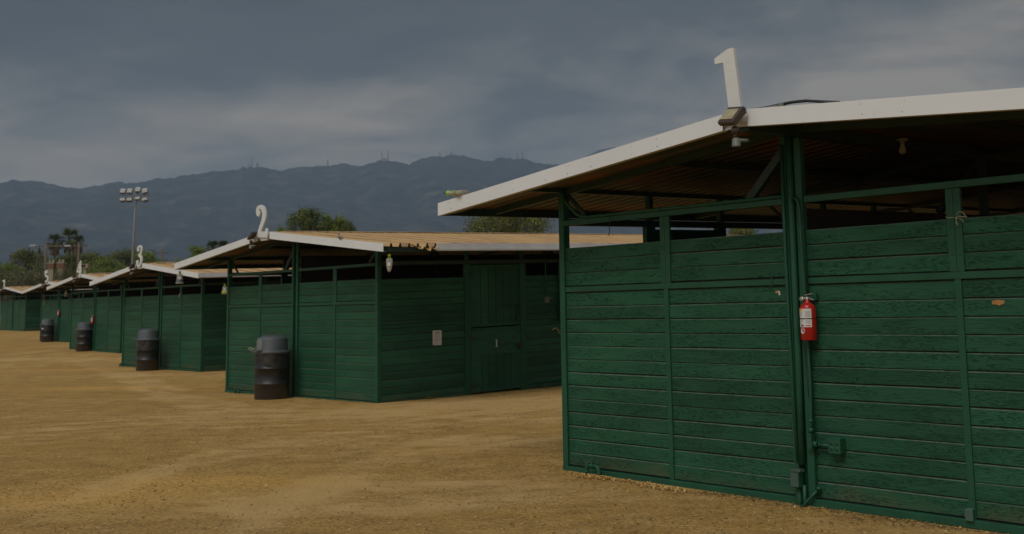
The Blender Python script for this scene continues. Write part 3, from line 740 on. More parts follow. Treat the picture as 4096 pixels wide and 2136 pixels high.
s = MB(); s.box(2.235, 2.246, -.018, -.0145, 1.765, 1.85); s.build('iron_tab', [M_DKSTEEL], r1)
s = MB()
for (u, v0) in ((.10, -.0),):
    pass
# ---------------------------------------------------------------- numbers on the ridges
NUMS = {1: [(2.409, 3.467), (2.362, 3.467), (2.239, 3.418), (2.242, 3.377), (2.316, 3.375), (2.36, 2.925), (2.498, 2.914), (2.505, 2.967), (2.482, 2.982), (2.462, 3.009), (2.453, 3.05)],
2: [(2.328, 3.513), (2.225, 3.502), (2.171, 3.454), (2.165, 3.398), (2.19, 3.348), (2.239, 3.315), (2.281, 3.325), (2.296, 3.364), (2.284, 3.405), (2.259, 3.427), (2.278, 3.445), (2.306, 3.445), (2.347, 3.424), (2.379, 3.381), (2.385, 3.333), (2.367, 3.271), (2.329, 3.202), (2.269, 3.111), (2.239, 3.049), (2.24, 2.993), (2.265, 2.956), (2.56, 2.938), (2.577, 2.996), (2.554, 3.098), (2.504, 3.099), (2.487, 3.05), (2.346, 3.052), (2.364, 3.089), (2.424, 3.164), (2.482, 3.239), (2.503, 3.308), (2.497, 3.372), (2.464, 3.438), (2.415, 3.486)],
3: [(2.478, 3.526), (2.359, 3.506), (2.29, 3.447), (2.308, 3.374), (2.361, 3.357), (2.411, 3.377), (2.398, 3.441), (2.439, 3.475), (2.503, 3.462), (2.528, 3.407), (2.511, 3.345), (2.459, 3.303), (2.387, 3.28), (2.378, 3.227), (2.457, 3.205), (2.511, 3.158), (2.52, 3.086), (2.477, 3.026), (2.42, 2.992), (2.376, 3.008), (2.401, 3.082), (2.385, 3.119), (2.312, 3.131), (2.258, 3.098), (2.268, 3.017), (2.323, 2.961), (2.41, 2.939), (2.495, 2.953), (2.576, 3.012), (2.633, 3.108), (2.619, 3.197), (2.546, 3.263), (2.597, 3.332), (2.612, 3.43), (2.565, 3.495)],
4: [(2.525, 3.525), (2.454, 3.482), (2.186, 3.164), (2.192, 3.101), (2.402, 3.09), (2.389, 2.992), (2.589, 2.985), (2.601, 3.091), (2.642, 3.122), (2.603, 3.164), (2.575, 3.51), (2.526, 3.52), (2.445, 3.351), (2.442, 3.162), (2.32, 3.167), (2.442, 3.352)],
5: [(2.146, 3.51), (2.398, 3.579), (2.474, 3.563), (2.489, 3.419), (2.305, 3.412), (2.299, 3.334), (2.425, 3.335), (2.603, 3.258), (2.645, 3.14), (2.568, 3.038), (2.514, 2.988), (2.277, 2.995), (2.25, 3.1), (2.38, 3.065), (2.451, 3.094), (2.46, 3.211), (2.381, 3.266), (2.212, 3.245)],
7: [(2.167, 3.489), (2.61, 3.504), (2.619, 3.439), (2.565, 3.005), (2.365, 3.011), (2.428, 3.372), (2.182, 3.38)]}
for b_, poly in NUMS.items():
    base = bthing('number_sign', b_, 2.42, -.592 if b_ == 1 else -.628, 2.92, f"white painted wooden number {b_} standing on the roof peak of its barn", 'number sign', 'white numbers on the barn roof peaks')
    if b_ == 4:
        s = MB(); Q = lambda pts: [(u-2.42, w_-2.92) for u, w_ in pts]
        s.prism(Q([(2.454, 3.482), (2.525, 3.525), (2.575, 3.51), (2.603, 3.164), (2.601, 3.0), (2.42, 3.0), (2.435, 3.162), (2.442, 3.345)]), -.012, .012)
        s.prism(Q([(2.454, 3.482), (2.186, 3.164), (2.192, 3.101), (2.25, 3.10), (2.30, 3.16), (2.442, 3.36)]), -.0117, .0117)
        s.prism(Q([(2.22, 3.100), (2.602, 3.090), (2.642, 3.122), (2.603, 3.165), (2.28, 3.166)]), -.0113, .0113)
        s.box(-.02, .16, -.01, .01, .0, .09)
    else: s = MB().prism([(u-2.42, w_-2.92) for u, w_ in poly], -.013, .013)
    s.build('board', [M_NUM], base)
    s = MB(); s.box(.0-.12, .10, .014, .05, -.02, .03); s.build('bracket', [M_WHITE], base)

# ---------------------------------------------------------------- ridge floodlights
def floodlight():
    root = empty('floodlight')
    T = Matrix.Rotation(R(8), 4, 'Y') @ Matrix.Rotation(R(-16), 4, 'Z') @ Matrix.Rotation(R(-36), 4, 'X') @ Matrix.Scale(.86, 4)   # face looks out and down
    h = MB(); pr = [(-.030, -.085), (-.045, -.07), (-.045, .07), (-.030, .09), (.0, .095), (.012, .085), (.012, -.075), (.0, -.085)]
    vs = [T @ Vector((x, y, z)) for x in (-.10, .10) for y, z in [(-p[0]-.0, p[1]) for p in pr]]
    n = len(pr); h.add(vs, [list(range(n)), [n+i for i in range(n)][::-1]]+[(i, n+i, n+(i+1) % n, (i+1) % n) for i in range(n)])
    h.build('housing', [M_HOUS], root, bevel=.006)
    l = MB(); l.box(-.078, .078, -.020, -.0125, -.055, .055, 0, T); l.build('lens', [M_LENS], root)
    f = MB()
    for k in range(7): f.tube([T @ Vector((-.085+k*.028, .03, -.06)), T @ Vector((-.085+k*.028, .042, .07)), T @ Vector((-.085+k*.028, .012, .092))], .0125, 6)
    f.build('cooling_fin', [M_HOUS], root)
    k = MB(); k.lathe([(.0001, -.03), (.02, -.028), (.032, 0), (.02, .028), (.0001, .03)], 10, (0, 0), 0, Matrix.Translation((.035, .0, -.11))); k.tube([(.035, 0, -.12), (.035, 0, -.175)], .014, 8); k.build('knuckle', [M_HOUS], root)
    j = MB(); j.lathe([(.0001, -.035), (.034, -.035), (.032, -.03), (.028, .02), (.022, .025), (.0001, .026)], 12, (0, 0), 0, Matrix.Translation((.04, 0, -.19))); j.tube([(.05, .0, -.185), (.07, .02, -.183), (.08, .05, -.183), (.082, .08, -.18)], .013, 8); j.build('junction_box', [M_PVC], root)
    return root
fl0 = floodlight(); snapshot(fl0)
for i, (b_, u, w_) in enumerate([(1, 2.435, 2.965), (2, 2.13, 3.00), (3, 2.12, 2.98), (4, 2.12, 2.98), (5, 2.12, 2.98), (7, 2.12, 2.98)]):
    o = fl0 if i == 0 else copy_tree(fl0); o.location = bloc(b_, u, -.70, w_); o.rotation_euler = (0, 0, brot(b_))
    if b_ != 1: o.rotation_euler = (0, 0, brot(b_)-R(35))
    tag(o, f"brown finned floodlight beside the white number {b_} on the roof peak", 'floodlight', 'floodlights on the barn roof peaks')
# loose wiring over barn 1's ridge
s = MB(); s.tube([(2.50, -.57, 2.985), (2.62, -.55, 2.985), (2.74, -.55, 2.99), (2.84, -.55, 2.992), (2.95, -.55, 2.985), (3.06, -.55, 2.962), (3.2, -.55, 2.935)], .011, 6); s.tube([(2.50, -.59, 2.965), (2.58, -.58, 2.97), (2.68, -.57, 2.98), (2.76, -.55, 2.985)], .008, 6, 1); s.box(2.74, 2.78, -.57, -.54, 2.968, 2.998, 1)
o = s.build('ridge_cable', [M_BLACK, M_PVC], None); o.matrix_world = bmat(1); tag(o, "dark cable with pale clamps lying along barn 1's roof edge beside the number 1", 'cable')

# ---------------------------------------------------------------- conduits on barn 1's end wall
o = MB().tube([(.085, -.045, 2.70), (.088, -.045, 2.62), (.12, -.045, 2.57), (.24, -.045, 2.46), (.29, -.042, 2.432), (.36, -.040, 2.418), (.8, -.040, 2.419), (1.6, -.040, 2.419), (2.38, -.040, 2.419)], .013, 8)
for u in (.37, 1.2, 2.02, 2.12): o.tube([(u-.008, -.04, 2.419), (u+.008, -.04, 2.419)], .019, 8)
o = o.build('conduit', [M_STEEL]); o.matrix_world = bmat(1); tag(o, "green conduit bending down from the left eave and along barn 1's top rail", 'conduit')
o = MB(); o.tube([(2.457, -.042, 2.86), (2.457, -.042, 2.2), (2.457, -.042, 1.2), (2.452, -.046, .50)], .025, 10); o.tube([(2.405, -.062, 2.80), (2.405, -.066, 2.0), (2.41, -.062, 1.2), (2.425, -.06, .52)], .013, 8)
o.tube([(2.430, -.062, .36), (2.430, -.062, .15)], .019, 8); o.tube([(2.472, -.06, .36), (2.472, -.06, .16)], .014, 8)
o = o.build('conduit', [M_STEEL]); o.matrix_world = bmat(1); tag(o, "pair of tall green pipes running up barn 1's centre post", 'conduit')
r_ = bthing('junction_box', 1, 2.437, -.09, .35, "small grey-green metal box low on barn 1's centre post, pipes below it", 'electrical box')
s = MB(); s.box(-.036, .030, -.028, .030, .0, .105); s.build('body', [M_STEEL], r_, bevel=.004); s = MB(); s.box(-.036, .030, -.034, -.0285, .004, .10); s.box(-.04, .045, -.03, .03, .106, .125); s.build('cover', [varied('worn_box_cover', (.055, .10, .08), .45, .12)], r_, bevel=.002)
r_ = empty('power_outlet', bloc(1, 2.735, -.03, .60), brot(1), label="green four-socket outlet box low on barn 1 beside the centre post", cat='outlet')
s = MB(); s.box(-.048, .048, -.045, .02, .0, .105); s.build('body', [M_STEEL], r_, bevel=.003)
for du in (-.022, .022):
    for dz in (.032, .072):
        s = MB(); s.lathe([(.0001, .002), (.0145, .002), (.0155, 0)], 14, (0, 0), 0, Matrix.Translation((du, -.0455, dz)) @ Matrix.Rotation(R(90), 4, 'X'))
        s.box(du-.007, du-.004, -.050, -.0476, dz+.001, dz+.009, 1); s.box(du+.004, du+.007, -.050, -.0476, dz+.001, dz+.009, 1); s.box(du-.0025, du+.0025, -.050, -.0476, dz-.009, dz-.004, 1)
        s.build('socket', [M_STEEL, M_BLACK], r_)
s = MB(); s.tube([(-.048, -.012, .045), (-.10, -.012, .047), (-.14, -.014, .05)], .013, 10); s.tube([(-.125, -.013, .05), (-.135, -.014, .05)], .020, 10); s.tube([(-.15, -.014, .05), (-.185, -.02, .05)], .021, 10)
s.box(-.215, -.178, -.045, -.005, .02, .125); s.tube([(-.193, -.028, .12), (-.185, -.028, .20), (-.178, -.026, .45), (-.185, -.026, .9), (-.195, -.03, 1.4), (-.20, -.03, 1.72), (-.215, -.03, 1.78), (-.25, -.028, 1.80)], .010, 8); s.tube([(-.19, -.028, .13), (-.188, -.028, .16)], .017, 8); s.tube([(-.187, -.028, .20), (-.186, -.028, .22)], .015, 8)
s.build('conduit', [M_STEEL], r_)
s = MB(); s.tube([(2.565, -.03, .335), (2.53, -.06, .29), (2.44, -.12, .17)], .011, 8); s.lathe([(.0001, -.01), (.018, -.01), (.018, .01), (.0001, .01)], 8, (0, 0), 0, Matrix.Translation((2.572, -.035, .345)))
o = s.build('ground_rod', [M_STEEL]); o.matrix_world = bmat(1); tag(o, "short green rod leaning into the earth at barn 1's centre post", 'rod')
# hanging bits of wire
for nm, pts, rr, mt_, lb in [
    ('loose_wire', [(2.50, -.055, 2.42), (2.53, -.06, 2.2), (2.55, -.055, 1.9), (2.565, -.06, 1.7), (2.50, -.06, 1.425), (2.52, -.055, 1.3), (2.535, -.055, 1.0), (2.56, -.055, .86)], .0035, M_BLACK, "thin dark wire trailing down beside barn 1's centre post past the extinguisher"),
    ('loose_wire', [(.66, -.05, 2.42), (.665, -.055, 2.36), (.655, -.055, 2.30), (.64, -.05, 2.235)], .0035, M_BLACK, "short dark wire hanging from barn 1's top rail over the left opening"),
    ('loose_wire', [(2.39, -.06, 2.80), (2.42, -.09, 2.68), (2.43, -.09, 2.5), (2.49, -.07, 2.35)], .0025, M_BLACK, "thin wire drooping across the top of barn 1's centre post")]:
    o = MB().tube(pts, rr, 5).build(nm, [mt_]); o.matrix_world = bmat(1); tag(o, lb, 'wire')
s = MB()
for pts in ([(3.61, 2.176), (3.64, 2.168), (3.684, 2.165)], [(3.684, 2.165), (3.70, 2.190), (3.728, 2.20), (3.761, 2.189), (3.784, 2.162)], [(3.684, 2.165), (3.705, 2.174), (3.74, 2.165), (3.784, 2.160)], [(3.684, 2.165), (3.71, 2.160), (3.742, 2.147), (3.755, 2.130)], [(3.684, 2.160), (3.690, 2.140), (3.709, 2.114)]):
    s.tube([(u, -.026-.02*i, w_) for i, (u, w_) in enumerate(pts)], .0022, 5)
s.lathe([(.0001, -.008), (.007, -.004), (.007, .004), (.0001, .008)], 6, (0, 0), 0, Matrix.Translation((3.684, -.028, 2.163)))
o = s.build('twine', [M_ROPE]); o.matrix_world = bmat(1); tag(o, "pale baling twine knotted round barn 1's right upright, loose ends sticking out", 'twine')
# ceiling bulb
r_ = empty('ceiling_bulb', bloc(1, 2.52, 1.50, 2.93), brot(1), label="bare unlit bulb in a white holder under barn 1's ridge", cat='light bulb')
MB().lathe([(.0001, 0), (.05, 0), (.05, -.012), (.02, -.02), (.018, -.045), (.0001, -.046)], 16).build('holder', [varied('old_ceramic', (.55, .52, .44), .4)], r_)
MB().lathe([(.013, -.045), (.02, -.065), (.028, -.085), (.030, -.10), (.024, -.118), (.0001, -.128)], 16).build('bulb', [varied('frosted_bulb', (.70, .68, .60), .3)], r_)

# ---------------------------------------------------------------- water valve loops
def valve():
    r_ = empty('water_valve')
    s = MB(); s.tube([(0, .0, -.30), (0, 0, -.04), (.006, 0, -.015), (.025, 0, 0), (.05, 0, .0), (.085, 0, .0), (.115, 0, .0), (.134, 0, -.012), (.142, 0, -.04), (.142, 0, -.30)], .017, 10)
    for a, b_ in ((.022, .032), (.104, .112)): s.tube([(a, 0, 0), (b_, 0, 0)], .023, 10)
    s.tube([(.058, 0, 0), (.082, 0, 0)], .025, 10); s.tube([(.142, 0, -.05), (.142, 0, -.062)], .022, 10); s.tube([(0, 0, -.05), (0, 0, -.062)], .022, 10); s.build('pipe_loop', [M_STEEL], r_)
    s = MB(); s.tube([(.07, 0, .02), (.07, 0, .045)], .010, 8); s.beam((.062, 0, .050), (.135, 0, .018), .016, .005); s.tube([(.07, 0, .044), (.07, 0, .058)], .012, 6); s.build('lever', [M_STEEL], r_)
    return r_
v0 = valve(); snapshot(v0)
for i, (b_, u, v_, w_, lb) in enumerate([(1, .37, -.105, .315, "green pipe loop with a lever valve at barn 1's lower left corner"), (2, .50, -.09, .275, "green pipe valve at the foot of barn 2's end wall, left of the bin"), (3, .05, -.09, .27, "small pipe valve at the left corner foot of barn 3")]):
    o = v0 if i == 0 else copy_tree(v0); o.location = bloc(b_, u, v_, w_); o.rotation_euler = (0, 0, brot(b_)); tag(o, lb, 'water valve', 'pipe valves at the barn corners')

# ---------------------------------------------------------------- extinguishers
def extinguisher():
    r_ = empty('fire_extinguisher')
    MB().lathe([(.0001, 0), (.048, 0), (.056, .006), (.056, .215), (.053, .235), (.042, .252), (.024, .262), (.018, .27), (.018, .285), (.0001, .286)], 32).build('cylinder', [M_RED], r_)
    s = MB(); a0, a1 = R(-152), R(-32)
    for z0, z1 in ((.093, .148), (.156, .222)):
        s.lathe([(.0567, z0), (.0567, z1)], 16, (0, 0), 0, None, a0, a1)
    s.lathe([(.0571, .205), (.0571, .219)], 10, (0, 0), 3, None, a0, R(-98))
    for k in range(5): s.lathe([(.0571, .200-k*.009), (.0571, .204-k*.009)], 8, (0, 0), 2, None, R(-80), R(-42-3*(k % 2)))
    for k in range(4): s.lathe([(.0571, .140-k*.007), (.0571, .1425-k*.007)], 8, (0, 0), 2, None, R(-76), R(-40-4*(k % 2)))
    s.lathe([(.0571, .100), (.0571, .107)], 8, (0, 0), 4, None, R(-78), R(-44))
    for a_ in (-112, -98): s.lathe([(.0571, .097), (.0571, .112)], 4, (0, 0), 1, None, R(a_-5), R(a_+5))
    for a_, z_ in ((-110, .185), (-112, .170), (-104, .132), (-118, .120)): s.lathe([(.0571, z_), (.0571, z_+.012)], 3, (0, 0), 1, None, R(a_-3), R(a_+3))
    s.build('label_wrap', [M_LABELW, M_INK, M_GREYINK, M_YEL, M_PINK], r_)
    s = MB(); ring = [(.0568*math.cos(R(-104)+math.cos(q)*.36), .0568*math.sin(R(-104)+math.cos(q)*.36), .067+.021*math.sin(q)) for q in [2*math.pi*i/20 for i in range(20)]]
    s.add([(x*1.002, y*1.002, z) for x, y, z in ring], [list(range(20))], 0)
    s.lathe([(.0578, .056), (.0578, .066)], 3, (0, 0), 1, None, R(-102), R(-95)); s.lathe([(.0578, .056), (.0578, .066)], 3, (0, 0), 2, None, R(-94), R(-87)); s.lathe([(.0578, .074), (.0578, .080)], 3, (0, 0), 2, None, R(-104), R(-98))
    s.build('round_sticker', [M_LABELW, M_GREYINK, M_PINK], r_)
    MB().lathe([(.0574, .149), (.0574, .155)], 32).build('strap', [M_BLACK], r_)
    s = MB(); s.tube([(0, 0, .27), (0, 0, .305)], .014, 8); s.beam((-.012, 0, .318), (.055, -.01, .328), .022, .006); s.beam((.0, 0, .308), (.06, -.012, .282), .020, .006); s.tube([(-.012, 0, .295), (-.03, -.006, .295)], .012, 8); s.build('valve_head', [M_ALU], r_)
    MB().lathe([(.0001, -.006), (.018, -.006), (.018, .006), (.0001, .006)], 14, (0, 0), 0, Matrix.Translation((-.032, -.02, .292)) @ Matrix.Rotation(R(80), 4, 'X')).build('gauge', [M_ALU], r_)
    s = MB(); s.box(-.01, .045, .050, .062, .285, .335); s.build('wall_hook', [M_STEEL], r_)
    return r_
e0 = extinguisher(); snapshot(e0)
for i, (b_, u, w_, lb) in enumerate([(1, 2.578, 1.376, "large red fire extinguisher on barn 1 beside the centre post"), (4, 2.43, 1.19, "small red fire extinguisher on barn 4, right above the bin"), (5, 2.60, 1.38, "tiny red fire extinguisher on the far barn 5")]):
    o = e0 if i == 0 else copy_tree(e0); o.location = bloc(b_, u, -.078, w_); o.rotation_euler = (R(0), R(0), brot(b_)); tag(o, lb, 'fire extinguisher', 'fire extinguishers on the barn ends')

# ---------------------------------------------------------------- trash drums
def drum():
    r_ = empty('trash_drum')
    pr = [(.0001, .0), (.280, .0), (.288, .012), (.288, .265), (.296, .272), (.296, .284), (.288, .291), (.288, .52), (.296, .527), (.296, .539), (.288, .546), (.288, .735), (.294, .742), (.288, .755), (.288, .785), (.0001, .786)]
    MB().lathe(pr, 40).build('barrel', [M_DRUM], r_)
    s = MB(); n = 48; vs = []
    for j in range(6):
        for i in range(n):
            a = 2*math.pi*i/n; rr = .291+.006*mnoise.noise(Vector((math.cos(a)*3, math.sin(a)*3, j*1.1)))+.003*math.sin(a*9+j); vs.append((rr*math.cos(a), rr*math.sin(a), .79-(.03+.024*math.sin(a*1.3+1))*j))
    s.add(vs, [(j*n+i, (j+1)*n+i, (j+1)*n+(i+1) % n, j*n+(i+1) % n) for j in range(5) for i in range(n)], 0, True); s.build('liner', [M_LINER], r_)
    s = MB(); s.lathe([(.300, .775), (.312, .778), (.312, .808), (.302, .820), (.262, .826), (.258, .835), (.252, 1.015), (.246, 1.030), (.155, 1.072), (.06, 1.082), (.0001, 1.083)], 40); lid = s.build('lid', [M_LID], r_)
    s = MB(); a0, a1 = R(-163), R(-117)
    s.lathe([(.2665, .842), (.2640, .86), (.2575, 1.0), (.252, 1.012)], 10, (0, 0), 0, None, a0, a1); s.box(-.30, -.12, -.30, -.22, .822, .832, 0, Matrix.Identity(4)); s.build('flap', [M_LIDF], lid)
    return r_
d0 = drum(); snapshot(d0)
for i, (b_, x, y, z_, rz, lb) in enumerate([(2, -4.08, 18.66, .0, 0, "black steel trash drum with grey dome lid at barn 2's end wall"), (3, -9.61, 29.02, .045, -30, "dark trash drum with grey dome lid in front of barn 3"), (4, -15.89, 40.85, .225, 150, "dark trash drum with domed lid in front of barn 4"),
                                  (5, -21.85, 51.70, .37, 10, "dark trash drum with a small white sticker in front of barn 5"), (7, -33.9, 74.1, .78, 10, "farthest trash drum, by the left edge in front of barn 7")]):
    o = d0 if i == 0 else copy_tree(d0); o.location = (x, y, z_-.005); o.rotation_euler = (0, 0, R(rz)); tag(o, lb, 'trash drum', 'trash drums standing at the barn ends')
    if b_ == 5: MB().box(-.20, -.12, -.30, -.27, .60, .66).build('sticker', [M_LABELW], o)
s = MB(); pts = [(-.285, -.09, .845), (-.32, -.10, .86), (-.355, -.11, .872), (-.375, -.11, .86), (-.365, -.11, .838), (-.33, -.10, .836), (-.30, -.10, .85), (-.26, -.10, .846)]
o = s.tube(pts, .006, 6).build('rope_loop', [M_ROPE]); o.location = (-4.08, 18.66, 0); tag(o, "loop of pale cord on the lid of barn 2's trash drum", 'cord')

# ---------------------------------------------------------------- fly trap bags
def glassy(name, col, alpha):
    mt, t, b = newmat(name, col, .25); b.inputs['Alpha'].default_value = alpha; return mt
M_BAG = glassy('clear_bag', (.55, .52, .44), .55); M_GRN = newmat('lime_plastic', (.33, .62, .02), .4)[0]
def bag(loc, liquid, label, w_=.07, h_=.20, rz=0, shape=0, group='hanging fly trap bags'):
    r_ = empty('fly_trap_bag', loc, rz, label=label, cat='fly trap', group=group)
    MB().lathe([(.0001, .018), (.006, .016), (.008, .0), (.028, -.004), (.028, -.010), (.022, -.012), (.022, -.050), (.0001, -.051)], 12).build('cap', [M_GRN], r_)
    s = MB(); prs = ([(.030, -.045), (.045, -.055), (.048, -.10), (.044, -.16), (.030, -.22), (.016, -.245), (.0001, -.25)] if shape else [(.028, -.045), (.055, -.060), (.052, -.09), (.062, -.16), (.075, -.225), (.070, -.235), (.0001, -.228)])
    M_ = Matrix.Scale(.45, 4, Vector((0, 1, 0))); s.lathe(prs, 14, (0, 0), 0, M_); s.build('pouch', [M_BAG], r_)
    lo = prs[-2][1]+.008; s = MB(); rr = prs[-3][0]-.004; s.lathe([(.0001, lo), (rr*.9, lo+.004), (rr, lo+.03), (rr*.92, lo+.075), (.0001, lo+.075)], 12, (0, 0), 0, M_)
    s.build('bait', [newmat('bait', liquid, .4)[0]], r_)
    s = MB(); s.box(-.022, .022, -.0265, -.0245, lo+.075, lo+.13); s.build('label_print', [M_LABELW], r_)
    MB().tube([(-.006, 0, .015), (-.006, 0, .08), (.006, 0, .08), (.006, 0, .015)], .0016, 4).build('hanger', [M_BLACK], r_)
    return r_
bag(bloc(2, W+EAV-.01, -.50, 2.484), (.42, .40, .36), "clear tapering bag with lime cap hanging at barn 2's right roof corner", shape=1, rz=brot(2)+.8)
bag(bloc(2, -.93, -.53, 2.50), (.05, .06, .08), "clear fly trap bag with dark liquid at barn 2's left roof tip", rz=.2)
bag(bloc(3, W+EAV-.02, .10, 2.362), (.42, .42, .03), "small fly trap bag with yellow liquid hung under barn 3's side eave", rz=.2)
bag(bloc(4, -.90, .10, 2.494), (.25, .22, .08), "yellowish fly trap bag under barn 4's left roof tip", rz=.2)
# the one lying on the roof
r_ = bag((0, 0, 0), (.30, .29, .08), "fly trap bag with lime cap lying on top of barn 1's left roof tip", group=None)
r_.matrix_world = bmat(1) @ Matrix.Translation((-.88, -.585, 2.705)) @ Matrix.Scale(1.05, 4) @ Matrix.Rotation(R(-84), 4, 'Y') @ Matrix.Rotation(R(90), 4, 'Z')
for ch in children(r_):
    if ch.name.startswith('hanger'):
        bpy.data.objects.remove(ch)
s = MB()
for bx_ in ((0, .004, 0, .030), (.004, .018, .026, .030), (.004, .014, .012, .016), (.024, .028, 0, .030), (.028, .040, 0, .004)):
    s.box(-.165+bx_[2]-.015, -.165+bx_[3]-.015, -.030, -.028, bx_[0], bx_[1], 0, Matrix.Rotation(0, 4, 'X'))
tmp = MB(); tmp.v = [(z_-.02, -.034, x_+.0) for x_, y_, z_ in s.v]; tmp.f = s.f; tmp.mi = s.mi; tmp.sm = s.sm
tmp.build('printed_letters', [M_INK], r_)
MB().tube([(0, 0, .015), (-.02, 0, .05), (.0, 0, .085), (.035, 0, .09), (.05, 0, .06), (.045, 0, .03)], .002, 5).build('hanger', [M_BLACK], r_)

# ---------------------------------------------------------------- barn 2 side details
u = W+.018
s = MB(); s.box(0, .004, -.090, .090, -.118, .118); r_ = empty('notice_sheet', bloc(2, W+.005, 1.150, 1.183), brot(2), label="white printed notice pinned to barn 2's shaded side boards", cat='notice')
s.build('sheet', [M_LABELW], r_)
s = MB(); s.box(.0042, .0046, -.045, .045, .085, .093); s.box(.0042, .0046, -.055, .055, .070, .078)
for k in range(9): s.box(.0042, .0046, -.068, .068-.01*(k % 3), .045-k*.013, .050-k*.013, 1)
s.box(.0042, .0046, -.045, .03, -.083, -.078, 2); s.box(.0042, .0046, -.045, .045, -.102, -.096, 1); s.box(.0042, .0046, -.072, -.056, -.108, -.092, 3)
s.build('print', [M_INK, M_GREYINK, M_PINK, newmat('green_print', (.05, .16, .05), .6)[0]], r_)
s = MB()
for a in ((0, .020, .0, .118), (-.012, .0, .096, .110), (-.010, .032, -.004, .012)): s.box(.0165, .0185, a[0]+.004, a[1]+.004, a[2], a[3])
r_ = empty('door_number', bloc(2, W, 2.405, .965), brot(2)); r_.name = 'door_number'; tag(r_, "white stencilled number 1 on barn 2's lower stable door", 'door number'); s.build('digit', [M_LABELW], r_)
# switch box with conduit, rope hook
s = MB(); s.tube([(W+.03, 3.585, 2.62), (W+.03, 3.585, 2.3), (W+.03, 3.585, 1.78)], .012, 8); s.build
r_ = empty('switch_box', bmat(2) @ Vector((0, 0, 0)), brot(2)); tag(r_, "small pale switch box with conduit on barn 2's side, right of the stable door", 'electrical box')
s.build('conduit', [M_STEEL], r_, shear=SL); s = MB(); s.box(W+.012, W+.062, 3.545, 3.635, 1.66, 1.77); s.build('body', [M_PVC], r_, shear=SL, bevel=.004); s = MB(); s.beam((W+.06, 3.60, 1.765), (W+.10, 3.68, 1.72), .05, .006); s.build('cover', [M_PVC], r_, shear=SL)
o = MB().tube([(W+.02, 3.735, 1.175), (W+.05, 3.765, 1.20), (W+.06, 3.79, 1.21), (W+.05, 3.86, 1.15), (W+.02, 3.97, 1.05)], .008, 6).build('rope_hook', [M_ROPE], shear=SL); o.matrix_world = bmat(2); tag(o, "pale bent cord sticking out from barn 2's side boards", 'cord')
o = MB().tube([(.33, -.04, 2.50), (.34, -.05, 2.2), (.38, -.05, 2.0), (.44, -.05, 1.90), (.49, -.05, 1.97), (.52, -.05, 2.2), (.56, -.04, 2.46)], .008, 5).build('hanging_rope', [M_ROPE]); o.matrix_world = bmat(5); tag(o, "pale rope hanging in a loop on barn 5's left end opening", 'rope')
o = MB().tube([(3.66, -.03, 2.20), (3.67, -.05, 2.16), (3.66, -.05, 2.08)], .014, 6).build('knotted_rope', [M_ROPE]); o.matrix_world = bmat(3); tag(o, "pale rope knotted on an upright of barn 3's end wall", 'rope')

# sparrow on barn 2's white roof edge
M_SPB = varied('sparrow_brown', (.12, .085, .055), .8, .4, 60); M_SPG = varied('sparrow_grey', (.28, .26, .23), .8, .2, 60)
r_ = empty('sparrow', bloc(2, 4.71, -.60, 2.765), brot(2), label="small brown sparrow perched on the white roof edge of barn 2", cat='bird')
s = MB(); pts = [(-.075, 0, .005), (-.04, 0, .022), (-.005, 0, .042), (.02, 0, .062), (.035, 0, .085), (.043, 0, .103), (.048, 0, .112)]; rr = [.006, .020, .028, .027, .017, .016, .006]
s.tube([(-x, y, z_) for x, y, z_ in pts], rr, 12); s.build('body', [M_SPG], r_)
s = MB(); s.beam((.0, .022, .05), (.07, .014, .005), .012, .030); s.beam((.0, -.022, .05), (.07, -.014, .005), .012, .030); s.build('wing', [M_SPB], r_)
s = MB(); s.beam((.05, 0, .015), (.115, 0, -.018), .022, .005); s.build('tail', [M_SPB], r_)
s = MB(); s.lathe([(.0001, .0), (.016, .004), (.018, .014), (.010, .022), (.0001, .024)], 10, (0, 0), 0, Matrix.Translation((-.040, 0, .096))); s.build('crown_cap', [M_SPB], r_)
s = MB(); s.tube([(-.054, 0, .108), (-.068, 0, .105)], [.005, .001], 6); s.build('beak', [M_BLACK], r_)
s = MB(); s.tube([(-.005, .01, .03), (-.008, .01, .0)], .002, 4); s.tube([(-.005, -.01, .03), (-.008, -.01, .0)], .002, 4); s.build('leg', [M_BAREWOOD], r_)

# ---------------------------------------------------------------- ground litter: chips, straw, pebbles (uncountable)
rr_ = random.Random(11)
def flakes(name, n, gen, size, mats, kind='stuff', up=.5):
    mb = MB()
    for i in range(n):
        p = gen()
        if p is None: continue
        a = rr_.uniform(0, 6.28); L = rr_.uniform(*size); wd = L*rr_.uniform(.2, .6)
        d = Vector((math.cos(a), math.sin(a), rr_.uniform(-.2, up))); e = Vector((-math.sin(a), math.cos(a), rr_.uniform(-.3, .3)))
        c_ = Vector((p[0], p[1], p[2]+.003+L*.15))
        mb.add([c_-d*L*.5-e*wd*.5, c_+d*L*.5-e*wd*.3, c_+d*L*.45+e*wd*.5, c_-d*L*.4+e*wd*.4], [(0, 1, 2, 3)], rr_.randrange(len(mats)))
    o = mb.build(name, mats, shear=0); tag(o, kind=kind); return o
M_ST = [newmat('straw_pale', (.66, .47, .19), .8)[0], newmat('straw_ochre', (.58, .34, .085), .8)[0], newmat('litter_brown', (.13, .08, .035), .9)[0], newmat('litter_green', (.12, .12, .035), .9)[0]]
def near():
    y = 5.5+15*rr_.random()**1.6; x = rr_.uniform(-.52, .52)*y*1.05
    if mnoise.noise(Vector((x*.8, y*.8, 7))) < -.08 and rr_.random() < .75: return None
    return (x, y, ground_z(x, y))
flakes('ground_litter', 26000, near, (.008, .026), M_ST)
